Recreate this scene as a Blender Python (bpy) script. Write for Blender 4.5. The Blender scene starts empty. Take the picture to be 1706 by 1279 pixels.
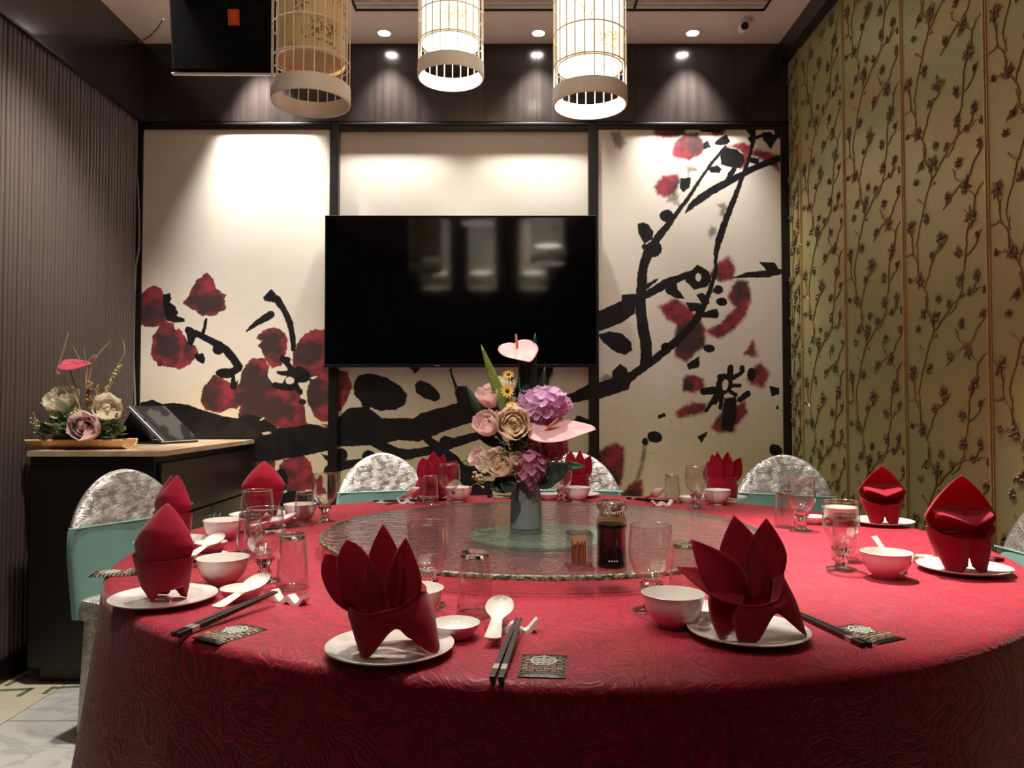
import bpy, bmesh, math, random
import numpy as np
from mathutils import Vector, Matrix, Euler

random.seed(7)
np.random.seed(7)
SC = bpy.context.scene
COL = SC.collection
PI = math.pi

# ------------------------------------------------------------------ camera
F = 1280.0                       # focal length in pixels of the 1706x1279 frame
H = 1.128                        # camera height
PIT = math.atan2(38.5, F)        # slight upward pitch
cam_d = bpy.data.cameras.new('camera')
cam_d.sensor_fit = 'HORIZONTAL'
cam_d.sensor_width = 36.0
cam_d.lens = F / 1706.0 * 36.0
cam_d.clip_start = 0.05
cam = bpy.data.objects.new('camera', cam_d)
COL.objects.link(cam)
cam.location = (0, 0, H)
cam.rotation_euler = (PI / 2 + PIT, 0, 0)
SC.camera = cam

# ------------------------------------------------------------------ world, exposure, lights
world = bpy.data.worlds.new('world')
SC.world = world
world.use_nodes = True
world.node_tree.nodes['Background'].inputs[0].default_value = (0.02, 0.018, 0.016, 1)
world.node_tree.nodes['Background'].inputs[1].default_value = 1.0
SC.view_settings.view_transform = 'Standard'
SC.view_settings.look = 'None'
SC.view_settings.exposure = 0.8
SC.view_settings.gamma = 1.0
SC.view_settings.use_curve_mapping = False
try:
    SC.cycles.transparent_max_bounces = 32
    SC.cycles.max_bounces = 10
    SC.cycles.diffuse_bounces = 4
    SC.cycles.glossy_bounces = 4
    SC.cycles.transmission_bounces = 8
    SC.cycles.caustics_reflective = False
    SC.cycles.caustics_refractive = False
    SC.cycles.sample_clamp_indirect = 4.0
except Exception:
    pass

# room dimensions (metres); the camera looks along +y
D = 4.34                         # back wall
XL, XR = -2.12, 1.576            # left and right walls
YR = -2.2                        # wall behind the camera
CEIL = 3.18
TZ = 0.75                        # table height
TC = (0.136, 2.21)               # table centre
TR = 1.15

# ceiling downlights: x, y, watts, cone degrees, aim (x, y, z)
WARM = (1.0, 0.92, 0.83)
WHITE = (1.0, 0.96, 0.92)
DOWNLIGHTS = [
    # wall washers in front of the mural (the first hides behind the hanging screen)
    (-1.42, 4.13, 60, 66, (-1.36, 4.29, 2.25), WHITE, 'ceiling downlight above the left mural panel, behind the black hanging screen'),
    (-0.70, 4.15, 26, 74, (-0.66, 4.33, 1.9), WHITE, 'ceiling downlight above the left end of the television'),
    (0.145, 4.15, 26, 74, (0.12, 4.33, 1.9), WHITE, 'ceiling downlight above the right end of the television'),
    (0.99, 4.15, 34, 74, (0.99, 4.30, 2.0), WHITE, 'ceiling downlight above the right mural panel, beside the security camera'),
]
TABLE_SPOTS = [
    (0.86, 2.62, 140, 40, (0.94, 2.02, 0.75), WARM, 'ceiling downlight over the right side of the table'),
    (-0.85, 2.55, 28, 60, (-0.70, 2.1, 0.75), WARM, 'ceiling downlight over the left side of the table'),
    (0.10, 2.05, 26, 62, (0.05, 1.60, 0.75), WARM, 'ceiling downlight over the front of the table'),
    (0.15, 3.40, 14, 80, (0.15, 3.0, 0.75), WARM, 'ceiling downlight over the back of the table'),
    (-1.50, 2.90, 46, 78, (-1.75, 3.4, 0.95), WARM, 'ceiling downlight over the sideboard'),
    (-0.55, 0.30, 42, 46, (-0.05, 2.15, 1.0), WARM, 'unseen fill lamp added above and left of the camera'),  # unseen lamp added as front fill for tableware and flowers
    (0.60, 0.30, 16, 46, (0.25, 2.15, 1.0), WARM, 'unseen fill lamp added above and right of the camera'),  # weaker unseen lamp added as front fill on the right
]

# ------------------------------------------------------------------ pixel helpers (layout only)
def ray(px, py):
    x = (px - 853.0) / F
    y = -(py - 639.5) / F
    return Vector((x, math.cos(PIT) - y * math.sin(PIT), math.sin(PIT) + y * math.cos(PIT)))

def onz(px, py, z=TZ):
    d = ray(px, py)
    s = (z - H) / d.z
    return Vector((d.x * s, d.y * s, z))

def ony(px, py, Y):
    d = ray(px, py)
    s = Y / d.y
    return Vector((d.x * s, Y, H + d.z * s))

# ------------------------------------------------------------------ materials
def lin(c):
    def f(v):
        v = v / 255.0
        return v / 12.92 if v <= 0.04045 else ((v + 0.055) / 1.055) ** 2.4
    return (f(c[0]), f(c[1]), f(c[2]), 1.0)

class Nodes:
    def __init__(self, name):
        self.m = bpy.data.materials.new(name)
        self.m.use_nodes = True
        self.t = self.m.node_tree
        self.n = self.t.nodes
        self.b = self.n['Principled BSDF']
        self.o = self.n['Material Output']
    def new(self, typ, **kw):
        nd = self.n.new(typ)
        for k, v in kw.items():
            setattr(nd, k, v)
        return nd
    def link(self, a, b):
        self.t.links.new(a, b)
    def val(self, node, **kw):
        for k, v in kw.items():
            node.inputs[k.replace('_', ' ')].default_value = v
    def coord(self, kind='Object', scale=None):
        tc = self.new('ShaderNodeTexCoord')
        out = tc.outputs[kind]
        if scale is not None:
            mp = self.new('ShaderNodeMapping')
            mp.inputs['Scale'].default_value = scale
            self.link(out, mp.inputs['Vector'])
            out = mp.outputs['Vector']
        return out
    def noise(self, scale, detail=3, vec=None, rough=0.5, dist=0.0):
        nz = self.new('ShaderNodeTexNoise')
        nz.inputs['Scale'].default_value = scale
        nz.inputs['Detail'].default_value = detail
        nz.inputs['Roughness'].default_value = rough
        nz.inputs['Distortion'].default_value = dist
        if vec is not None:
            self.link(vec, nz.inputs['Vector'])
        return nz.outputs['Fac']
    def math(self, op, a, b=None, c=None):
        nd = self.new('ShaderNodeMath', operation=op)
        for i, v in enumerate((a, b, c)):
            if v is None:
                continue
            if isinstance(v, (int, float)):
                nd.inputs[i].default_value = v
            else:
                self.link(v, nd.inputs[i])
        return nd.outputs[0]
    def mix(self, fac, a, b):
        nd = self.new('ShaderNodeMix', data_type='RGBA')
        for i, v in ((0, fac), (6, a), (7, b)):
            if isinstance(v, (int, float)):
                nd.inputs[i].default_value = v
            elif isinstance(v, tuple):
                nd.inputs[i].default_value = v
            else:
                self.link(v, nd.inputs[i])
        return nd.outputs[2]
    def smooth(self, v, lo, hi, a=0.0, b=1.0):
        nd = self.new('ShaderNodeMapRange', interpolation_type='SMOOTHSTEP')
        self.link(v, nd.inputs[0])
        for i, x in enumerate((lo, hi, a, b)):
            nd.inputs[i + 1].default_value = x
        return nd.outputs[0]
    def bump(self, h, strength=0.3, dist=0.01):
        nd = self.new('ShaderNodeBump')
        nd.inputs['Strength'].default_value = strength
        nd.inputs['Distance'].default_value = dist
        self.link(h, nd.inputs['Height'])
        self.link(nd.outputs[0], self.b.inputs['Normal'])
        return nd.outputs[0]

def mat(name, col, rough=0.5, metal=0.0, var=0.12, vscale=8.0, bump=0.0, bscale=80.0,
        spec=0.5, coat=0.0, emit=None, estr=0.0, sheen=0.0, stretch=None, sub=0.0):
    N = Nodes(name)
    c = lin(col)
    v = N.coord('Object', stretch) if stretch else N.coord('Object')
    n = N.noise(vscale, 4, v)
    dark = tuple(x * (1 - var) for x in c[:3]) + (1,)
    lite = tuple(min(1, x * (1 + var)) for x in c[:3]) + (1,)
    out = N.mix(N.smooth(n, 0.3, 0.7), dark, lite)
    N.link(out, N.b.inputs['Base Color'])
    N.b.inputs['Roughness'].default_value = rough
    N.b.inputs['Metallic'].default_value = metal
    N.b.inputs['Specular IOR Level'].default_value = spec
    N.b.inputs['Coat Weight'].default_value = coat
    N.b.inputs['Coat Roughness'].default_value = 0.08
    N.b.inputs['Sheen Weight'].default_value = sheen
    if sub:
        N.b.inputs['Subsurface Weight'].default_value = sub
        N.b.inputs['Subsurface Radius'].default_value = (0.01, 0.006, 0.005)
    if emit is not None:
        N.b.inputs['Emission Color'].default_value = lin(emit)
        N.b.inputs['Emission Strength'].default_value = estr
    if bump:
        N.bump(N.noise(bscale, 3, v), bump, 0.004)
    return N.m

def glass_thin(name, tint=(0.97, 0.97, 0.96), base=0.045, edge=0.85, power=3.5, rough=0.02, bump=None, haze=0.0):
    """clear glass wall: passes light straight through and mirrors more towards grazing angles"""
    N = Nodes(name)
    N.n.remove(N.b)
    tr = N.new('ShaderNodeBsdfTransparent')
    tr.inputs[0].default_value = (*tint, 1)
    gl = N.new('ShaderNodeBsdfGlossy')
    gl.inputs['Roughness'].default_value = rough
    gl.inputs['Color'].default_value = (0.95, 0.95, 0.95, 1)
    lw = N.new('ShaderNodeLayerWeight')
    lw.inputs['Blend'].default_value = 0.5
    if bump:
        bp = N.new('ShaderNodeBump')
        bp.inputs['Strength'].default_value = bump[1]
        bp.inputs['Distance'].default_value = bump[2]
        N.link(N.noise(bump[0], 3, N.coord('Object'), 0.55), bp.inputs['Height'])
        N.link(bp.outputs[0], gl.inputs['Normal'])
        N.link(bp.outputs[0], lw.inputs['Normal'])
    fac = N.math('MULTIPLY_ADD', N.math('POWER', lw.outputs['Facing'], power), edge, base)
    mx = N.new('ShaderNodeMixShader')
    N.link(fac, mx.inputs[0])
    N.link(tr.outputs[0], mx.inputs[1])
    N.link(gl.outputs[0], mx.inputs[2])
    out = mx.outputs[0]
    if haze:
        df = N.new('ShaderNodeBsdfDiffuse')
        df.inputs[0].default_value = (0.55, 0.5, 0.45, 1)
        m2 = N.new('ShaderNodeMixShader')
        m2.inputs[0].default_value = haze
        N.link(out, m2.inputs[1])
        N.link(df.outputs[0], m2.inputs[2])
        out = m2.outputs[0]
    N.link(out, N.o.inputs[0])
    return N.m

# ------------------------------------------------------------------ mesh building
class MB:
    def __init__(self):
        self.v = []
        self.f = []
    def add(self, vs, fs):
        o = len(self.v)
        self.v += [tuple(p) for p in vs]
        self.f += [tuple(i + o for i in f) for f in fs]
        return self
    def box(self, c, s, rot=None):
        x, y, z = s[0] / 2, s[1] / 2, s[2] / 2
        vs = [Vector(p) for p in ((-x, -y, -z), (x, -y, -z), (x, y, -z), (-x, y, -z), (-x, -y, z), (x, -y, z), (x, y, z), (-x, y, z))]
        if rot is not None:
            m = Euler(rot).to_matrix()
            vs = [m @ p for p in vs]
        vs = [p + Vector(c) for p in vs]
        return self.add(vs, [(0, 3, 2, 1), (4, 5, 6, 7), (0, 1, 5, 4), (1, 2, 6, 5), (2, 3, 7, 6), (3, 0, 4, 7)])
    def bounds(self, a, b):
        return self.box([(a[i] + b[i]) / 2 for i in range(3)], [abs(b[i] - a[i]) for i in range(3)])
    def rbox(self, c, s, r=0.005, rot=None):
        """box with rounded (bevelled) edges"""
        bm = bmesh.new()
        bmesh.ops.create_cube(bm, size=1.0)
        for vv in bm.verts:
            vv.co = Vector((vv.co.x * s[0], vv.co.y * s[1], vv.co.z * s[2]))
        bmesh.ops.bevel(bm, geom=bm.edges[:], offset=r, segments=2, affect='EDGES', profile=0.6)
        m = Euler(rot).to_matrix() if rot is not None else Matrix.Identity(3)
        vs = [m @ vv.co + Vector(c) for vv in bm.verts]
        bm.verts.index_update()
        fs = [[vv.index for vv in f.verts] for f in bm.faces]
        bm.free()
        return self.add(vs, fs)
    def lathe(self, prof, n=32, c=(0, 0, 0), sx=1.0, sy=1.0, caps=True, flute=None):
        vs, fs = [], []
        for r, z in prof:
            for i in range(n):
                a = 2 * PI * i / n
                k = 1.0
                if flute:
                    k = 1 + flute[1] * math.cos(flute[0] * a)
                vs.append((c[0] + r * k * math.cos(a) * sx, c[1] + r * k * math.sin(a) * sy, c[2] + z))
        for j in range(len(prof) - 1):
            for i in range(n):
                i2 = (i + 1) % n
                fs.append((j * n + i, j * n + i2, (j + 1) * n + i2, (j + 1) * n + i))
        if caps:
            if prof[0][0] > 1e-6:
                fs.append(tuple(range(n - 1, -1, -1)))
            if prof[-1][0] > 1e-6:
                fs.append(tuple((len(prof) - 1) * n + i for i in range(n)))
        return self.add(vs, fs)
    def tube(self, pts, rad, n=8, caps=True, close=False):
        pts = [Vector(p) for p in pts]
        m = len(pts)
        rads = rad if isinstance(rad, (list, tuple)) else [rad] * m
        vs, fs = [], []
        prev = None
        for i, p in enumerate(pts):
            if close:
                t = pts[(i + 1) % m] - pts[i - 1]
            else:
                t = pts[min(i + 1, m - 1)] - pts[max(i - 1, 0)]
            if t.length < 1e-9:
                t = Vector((0, 0, 1))
            t.normalize()
            if prev is None:
                u = t.orthogonal().normalized()
            else:
                u = prev - t * prev.dot(t)
                u = u.normalized() if u.length > 1e-6 else t.orthogonal().normalized()
            prev = u
            w = t.cross(u)
            for k in range(n):
                a = 2 * PI * k / n
                vs.append(p + (u * math.cos(a) + w * math.sin(a)) * rads[i])
        for i in range(m if close else m - 1):
            i2 = (i + 1) % m
            for k in range(n):
                k2 = (k + 1) % n
                fs.append((i * n + k, i * n + k2, i2 * n + k2, i2 * n + k))
        if caps and not close:
            fs.append(tuple(range(n - 1, -1, -1)))
            fs.append(tuple((m - 1) * n + k for k in range(n)))
        return self.add(vs, fs)
    def grid(self, fn, nu, nv, closeu=False):
        """fn(u,v)->point, u in 0..1 over nu cells, v in 0..1 over nv cells"""
        vs, fs = [], []
        nn = nu if closeu else nu + 1
        for j in range(nv + 1):
            for i in range(nn):
                vs.append(fn(i / nu, j / nv))
        for j in range(nv):
            for i in range(nu):
                i2 = (i + 1) % nn if closeu else i + 1
                fs.append((j * nn + i, j * nn + i2, (j + 1) * nn + i2, (j + 1) * nn + i))
        return self.add(vs, fs)
    def prism(self, poly, z0, z1):
        n = len(poly)
        vs = [(x, y, z0) for x, y in poly] + [(x, y, z1) for x, y in poly]
        fs = [tuple(range(n - 1, -1, -1)), tuple(range(n, 2 * n))]
        fs += [(i, (i + 1) % n, n + (i + 1) % n, n + i) for i in range(n)]
        return self.add(vs, fs)
    def sphere(self, c, r, n=10, m=7, sc=(1, 1, 1)):
        prof = [(r * math.sin(PI * j / m), -r * math.cos(PI * j / m)) for j in range(m + 1)]
        vs, fs = [], []
        for rr, z in prof:
            for i in range(n):
                a = 2 * PI * i / n
                vs.append((c[0] + rr * math.cos(a) * sc[0], c[1] + rr * math.sin(a) * sc[1], c[2] + z * sc[2]))
        for j in range(m):
            for i in range(n):
                i2 = (i + 1) % n
                fs.append((j * n + i, j * n + i2, (j + 1) * n + i2, (j + 1) * n + i))
        return self.add(vs, fs)
    def xform(self, M):
        self.v = [tuple(M @ Vector(p)) for p in self.v]
        return self
    def mesh(self, name, m=None, smooth=True):
        me = bpy.data.meshes.new(name)
        me.from_pydata(self.v, [], self.f)
        me.validate(verbose=False)
        bm = bmesh.new()
        bm.from_mesh(me)
        bmesh.ops.remove_doubles(bm, verts=bm.verts, dist=1e-6)
        bmesh.ops.recalc_face_normals(bm, faces=bm.faces)
        bm.to_mesh(me)
        bm.free()
        if smooth:
            me.shade_smooth()
            if smooth != 'all':
                try:
                    me.set_sharp_from_angle(angle=math.radians(38))
                except Exception:
                    pass
        if m is not None:
            me.materials.append(m)
        return me
    def build(self, name, m, parent=None, smooth=True, loc=None, rot=None, kind=None):
        return link(name, self.mesh(name, m, smooth), parent, loc, rot, kind)

def link(name, data, parent=None, loc=None, rot=None, kind=None):
    o = bpy.data.objects.new(name, data)
    COL.objects.link(o)
    if parent is not None:
        o.parent = parent
    if loc is not None:
        o.location = loc
    if rot is not None:
        o.rotation_euler = rot
    if kind:
        o['kind'] = kind
    return o

def tag(o, label, cat, group=None):
    o['label'] = label
    o['category'] = cat
    if group:
        o['group'] = group
    return o

def thing(name, label, cat, loc=(0, 0, 0), rotz=0.0, group=None):
    o = link(name, None, None, loc, (0, 0, rotz))
    o.empty_display_size = 0.05
    return tag(o, label, cat, group)

def dup(root, loc=None, rot=None, label=None):
    r = root.copy()
    COL.objects.link(r)
    if loc is not None:
        r.location = loc
    if rot is not None:
        r.rotation_euler = rot
    if label:
        r['label'] = label
    for ch in list(root.children):
        c = ch.copy()
        COL.objects.link(c)
        c.parent = r
        for g in list(ch.children):
            d = g.copy()
            COL.objects.link(d)
            d.parent = c
    return r

def solid(o, t, offset=0.0):
    md = o.modifiers.new('thickness', 'SOLIDIFY')
    md.thickness = t
    md.offset = offset
    return o

def subsurf(o, n=1):
    md = o.modifiers.new('subsurf', 'SUBSURF')
    md.levels = n
    md.render_levels = n
    return o

def struct(o):
    o['kind'] = 'structure'
    return o

# ------------------------------------------------------------------ shared materials
M = {}
M['cream'] = mat('cream_plaster', (196, 182, 168), 0.85, var=0.03)
M['ceiling'] = mat('ceiling_paint', (232, 216, 204), 0.9, var=0.02)
M['dark_wood'] = mat('dark_veneer', (50, 41, 37), 0.26, var=0.25, vscale=3, stretch=(14, 14, 0.5), spec=0.6)
M['upper_veneer'] = mat('upper_veneer', (38, 32, 30), 0.18, var=0.3, vscale=3, stretch=(9, 9, 0.25), spec=0.7, bump=0.05, bscale=14)
M['frame'] = mat('frame_lacquer', (24, 19, 17), 0.35, var=0.1)
M['slat'] = mat('slat_veneer', (82, 71, 67), 0.42, var=0.12, vscale=3, stretch=(12, 12, 0.4))
M['black'] = mat('black_plastic', (14, 14, 15), 0.35, var=0.05)
M['black_cloth'] = mat('black_grille_cloth', (13, 13, 16), 0.95, var=0.1, bump=0.4, bscale=600, spec=0.1)
M['white_paint'] = mat('white_paint', (225, 220, 212), 0.4, var=0.02)
M['chrome'] = mat('chrome', (200, 200, 200), 0.15, 1.0, var=0.02)
M['steel'] = mat('brushed_steel', (170, 168, 165), 0.3, 1.0, var=0.03)
M['porcelain'] = mat('white_porcelain', (232, 226, 218), 0.12, var=0.015, coat=0.4)
M['napkin'] = mat('red_napkin_cloth', (166, 11, 45), 0.8, var=0.06, vscale=25, bump=0.45, bscale=22, sheen=0.25, spec=0.2)
def add_translucent(m, col, f):
    t = m.node_tree
    tr = t.nodes.new('ShaderNodeBsdfTranslucent')
    tr.inputs[0].default_value = lin(col)
    mx = t.nodes.new('ShaderNodeMixShader')
    mx.inputs[0].default_value = f
    t.links.new(t.nodes['Principled BSDF'].outputs[0], mx.inputs[1])
    t.links.new(tr.outputs[0], mx.inputs[2])
    t.links.new(mx.outputs[0], t.nodes['Material Output'].inputs[0])
add_translucent(M['napkin'], (190, 12, 48), 0.30)
M['ebony'] = mat('black_chopstick', (30, 26, 24), 0.4, var=0.15)
M['teal'] = mat('teal_satin', (122, 170, 160), 0.5, var=0.05, sheen=0.3)
M['wire'] = mat('grey_cable', (120, 118, 116), 0.5, var=0.05)

def emitter(name, col, strength):
    N = Nodes(name)
    N.n.remove(N.b)
    e = N.new('ShaderNodeEmission')
    e.inputs[0].default_value = lin(col)
    e.inputs[1].default_value = strength
    N.link(e.outputs[0], N.o.inputs[0])
    return N.m

# ------------------------------------------------------------------ floor
def floor_tile_mat():
    N = Nodes('marble_tile')
    v = N.coord('Object')
    n = N.noise(2.2, 6, v, 0.6, 1.6)
    vein = N.smooth(N.math('ABSOLUTE', N.math('SUBTRACT', n, 0.5)), 0.0, 0.05)
    base = N.mix(N.noise(5, 3, v), lin((196, 196, 190)), lin((226, 224, 216)))
    N.link(N.mix(vein, lin((190, 190, 186)), base), N.b.inputs['Base Color'])
    N.b.inputs['Roughness'].default_value = 0.25
    return N.m
M['tile'] = floor_tile_mat()
M['grout'] = mat('tile_grout', (120, 112, 96), 0.9)
M['inlay'] = mat('green_inlay', (112, 118, 88), 0.3)
M['border_tile'] = mat('cream_border_tile', (222, 214, 186), 0.28, var=0.05)

fl = MB().bounds((XL - 0.1, YR - 0.1, -0.12), (XR + 0.1, D + 0.1, -0.006)).build('floor', M['grout'], smooth=False)
struct(fl)
TS = 0.80
tile_me = MB().rbox((0, 0, -0.006), (TS - 0.005, TS - 0.005, 0.012), 0.0015).mesh('tile', M['tile'], False)
xx = XL + 0.30
while xx < XR:
    yy = YR + 0.2
    while yy < D - 0.5:
        w = min(TS, XR - xx)
        if w > 0.1:
            t = link('tile', tile_me, fl, (xx + w / 2, yy + TS / 2, 0))
            t.scale = (w / TS, 1, 1)
            t.rotation_euler = (0, 0, 0)
        yy += TS
    xx += TS
# cream border of long tiles along the walls, with green inlay strips
bt = MB().rbox((0, 0, -0.006), (0.296, 0.596, 0.012), 0.0015).mesh('border_tile', M['border_tile'], False)
k = YR
while k < D - 0.1:
    link('border_tile', bt, fl, (XL + 0.15, k + 0.3, 0))
    k += 0.6
bt2 = MB().rbox((0, 0, -0.006), (0.596, 0.5, 0.012), 0.0015).mesh('border_tile_long', M['border_tile'], False)
yb = YR + 0.2
while yb < D - 0.5:
    yb += TS
k = XL + 0.3
while k < XR:
    w = min(0.6, XR - k)
    t = link('border_tile', bt2, fl, (k + w / 2, yb + 0.25, 0))
    t.scale = (w / 0.6, max(0.2, (D - yb) / 0.5), 1)
    t.location.y = (yb + D) / 2
    k += 0.6
for a, b in (((0, 1150), (52, 1148)), ((30, 1160), (55, 1146)), ((73, 1156), (90, 1144)), ((10, 1142), (48, 1124)), ((90, 1146), (140, 1143))):
    p, q = onz(*a, 0.0), onz(*b, 0.0)
    d = q - p
    MB().box((0, 0, 0.0005), (d.length, 0.018, 0.003)).build('inlay_strip', M['inlay'], fl, False,
        ((p.x + q.x) / 2, (p.y + q.y) / 2, 0.0), (0, 0, math.atan2(d.y, d.x)))

# ------------------------------------------------------------------ walls and ceiling
wb = struct(MB().bounds((XL - 0.1, D, 0), (XR + 0.1, D + 0.1, CEIL)).build('wall_back', M['dark_wood'], smooth=False))
wl = struct(MB().bounds((XL - 0.1, YR, 0), (XL, D, CEIL)).build('wall_left', M['dark_wood'], smooth=False))
wr = struct(MB().bounds((XR, YR, 0), (XR + 0.1, D, CEIL)).build('wall_right', M['dark_wood'], smooth=False))
wrear = struct(MB().bounds((XL - 0.1, YR - 0.1, 0), (XR + 0.1, YR, CEIL)).build('wall_rear', mat('rear_wall_paint', (80, 66, 54), 0.7), smooth=False))
ce = struct(MB().bounds((XL - 0.1, YR - 0.1, CEIL), (XR + 0.1, D + 0.1, CEIL + 0.1)).build('ceiling', M['ceiling'], smooth=False))

YF = D - 0.05                    # front of the mural frame
ZT = ony(853, 203, YF).z         # bottom of the upper veneer band
ZP = ony(853, 215, YF).z         # top of the mural panels
# upper veneer boards across the back wall
edges = [XL, -1.55, -0.98, -0.42, 0.14, 0.70, 1.26, XR]
for a, b in zip(edges[:-1], edges[1:]):
    MB().rbox(((a + b) / 2, D - 0.03, (ZT + CEIL) / 2), (b - a - 0.0012, 0.06, CEIL - ZT), 0.0008).build('veneer_board', M['upper_veneer'], wb, False)
# frame posts and rails
def fx(px):
    return ony(px, 500, YF).x
posts = [(XL, fx(234.5)), (fx(547.5), fx(562.5)), (fx(981), fx(997.5)), (fx(1303.5), XR)]
n = 1
for a, b in posts:
    o = MB().rbox(((a + b) / 2, (YF + D) / 2, ZT / 2), (b - a, D - YF, ZT), 0.003).build('trim_%d' % n, M['frame'], None, False)
    struct(o)
    n += 1
for (i, j) in ((0, 1), (1, 2), (2, 3)):
    a, b = posts[i][1], posts[j][0]
    o = MB().rbox(((a + b) / 2, (YF + D) / 2, (ZT + ZP) / 2), (b - a, D - YF, ZT - ZP), 0.003)
    o.rbox(((a + b) / 2, YF - 0.004, ZT - 0.012), (b - a, 0.012, 0.016), 0.003)
    struct(o.build('trim_%d' % n, M['frame'], None, False))
    n += 1
    struct(MB().rbox(((a + b) / 2, (YF + D) / 2, 0.2), (b - a, D - YF, 0.4), 0.003).build('trim_%d' % n, M['frame'], None, False))
    n += 1

# ------------------------------------------------------------------ mural panels
# strokes and blots traced in photo pixels; evaluated as distance fields on a fine grid of each panel
ZA = (220, 430, 4.736); ZB = (220, 610, 4.736); ZC = (550, 600, 3.709)
ZD = (985, 200, 5.015); ZE = (985, 400, 5.015); ZF = (985, 600, 5.015)
def P(z, *pts):
    return [(z[0] + a / z[2], z[1] + b / z[2]) for a, b in pts]
def S(z, *pts):
    return [(z[0] + a / z[2], z[1] + b / z[2], w / z[2] / 2) for a, b, w in pts]
def E(z, cx, cy, rx, ry, rot=0):
    out = []
    for i in range(14):
        a = 2 * PI * i / 14
        x, y = rx * math.cos(a), ry * math.sin(a)
        out.append((cx + x * math.cos(rot) - y * math.sin(rot), cy + x * math.sin(rot) + y * math.cos(rot)))
    return P(z, *out)

LEFT = dict(red=[], black=[], dark=[], brown=[], hole=[], sblack=[], sbrown=[])
A = LEFT
A['red'] += [
    P(ZA, (40,330),(60,300),(110,245),(180,225),(230,250),(245,300),(255,380),(260,450),(280,520),(130,535),(40,520)),
    P(ZA, (590,115),(630,170),(665,240),(700,280),(735,290),(720,320),(735,400),(690,420),(650,445),(560,450),(520,420),(480,400),(430,370),(410,350),(440,320),(470,250),(520,180)),
    P(ZA, (270,510),(320,510),(330,580),(370,560),(400,600),(430,650),(450,690),(490,690),(520,750),(490,790),(460,820),(380,870),(300,855),(210,840),(170,790),(150,760),(165,700),(165,620),(190,590),(220,540)),
    P(ZA, (1010,600),(1060,565),(1130,550),(1200,590),(1225,650),(1210,740),(1200,800),(1170,860),(1110,860),(1060,800),(1030,730),(1000,690),(1040,650),(985,630)),
    P(ZA, (1400,580),(1440,565),(1560,580),(1560,1330),(1460,1290),(1400,1180),(1385,1080),(1400,1000),(1400,950),(1300,870),(1270,850),(1280,740),(1320,650)),
    P(ZA, (940,800),(1040,790),(1080,860),(1060,930),(1110,990),(1160,1030),(1250,1040),(1330,1060),(1330,1130),(1360,1190),(1380,1330),(840,1330),(860,1150),(850,1010),(870,900)),
    P(ZA, (640,930),(700,945),(790,1000),(880,1010),(880,1150),(800,1190),(700,1215),(580,1190),(545,1120),(570,1020)),
    P(ZB, (840,770),(1000,745),(1120,740),(1125,820),(1180,900),(1170,1000),(900,940),(840,900)),
    P(ZB, (1200,740),(1350,700),(1400,760),(1430,880),(1450,920),(1420,980),(1330,1000),(1230,990),(1140,840)),
    P(ZB, (1460,900),(1480,860),(1500,880),(1500,950),(1530,1000),(1460,1010)),
]
A['dark'] += [
    E(ZA, 160, 440, 90, 80), P(ZA, (470,250),(540,285),(620,300),(700,280),(720,330),(710,400),(650,440),(560,450),(500,410),(430,365),(445,320)),
    E(ZA, 290, 690, 95, 110), E(ZA, 440, 720, 40, 60), E(ZA, 1080, 680, 90, 110), E(ZA, 1400, 760, 85, 110), E(ZA, 1440, 1060, 80, 120),
    E(ZA, 960, 1030, 130, 190), E(ZA, 1060, 1200, 220, 110), E(ZA, 630, 1080, 75, 100), E(ZB, 1010, 860, 130, 120), E(ZB, 1180, 900, 60, 110), E(ZB, 900, 400, 200, 80),
]
A['black'] += [
    P(ZA, (245,285),(300,280),(305,320),(290,350),(340,380),(360,430),(350,455),(415,480),(415,500),(330,505),(280,490),(260,440),(250,350)),
    P(ZA, (420,560),(470,545),(510,600),(490,650),(470,690),(440,680),(440,630)),
    P(ZA, (490,760),(560,755),(575,790),(560,830),(510,805)),
    E(ZA, 680, 720, 42, 38), P(ZA, (1100,245),(1035,310),(1045,335),(1150,350),(1165,320)),
    E(ZA, 1330, 930, 75, 60), E(ZA, 1210, 800, 38, 22),
    P(ZB, (70,290),(160,265),(240,300),(330,290),(450,310),(560,350),(700,390),(830,415),(900,380),(1000,400),(1150,490),(1300,480),(1400,455),(1560,490),(1560,665),(1490,675),(1350,705),(1120,740),(850,760),(60,700)),
    P(ZB, (1490,690),(1580,720),(1580,860),(1510,840),(1520,800),(1560,760)),
    P(ZB, (1240,990),(1330,985),(1440,1010),(1500,1080),(1300,1180),(1160,1200),(1170,1010)),
    P(ZB, (700,700),(900,700),(900,1100),(700,1100)),
    E(ZB, 1340, 280, 30, 22), E(ZB, 1180, 900, 45, 90),
]
A['sblack'] += [
    S(ZA, (585,480,14),(575,540,18),(560,590,26),(565,610,10)),
    S(ZA, (440,565,44),(520,600,42),(620,650,46),(720,700,55),(790,780,60),(845,860,60),(800,905,60),(720,910,80),(690,905,50)),
    S(ZA, (845,860,50),(820,920,50),(800,1010,50)),
    S(ZA, (1140,320,55),(1200,410,40),(1240,490,45),(1265,600,40),(1275,715,35)),
    S(ZA, (1095,445,55),(1000,500,45),(940,545,25),(905,575,8)),
    S(ZA, (1190,790,40),(1240,850,40),(1270,900,55),(1200,910,32),(1150,900,36)),
    S(ZA, (1270,900,50),(1230,950,34),(1200,1000,32),(1280,1010,40),(1320,950,60)),
    S(ZA, (1130,1000,46),(1220,1020,50),(1310,1010,50),(1330,1060,35)),
    S(ZA, (1320,900,90),(1390,940,40)),
]
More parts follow.
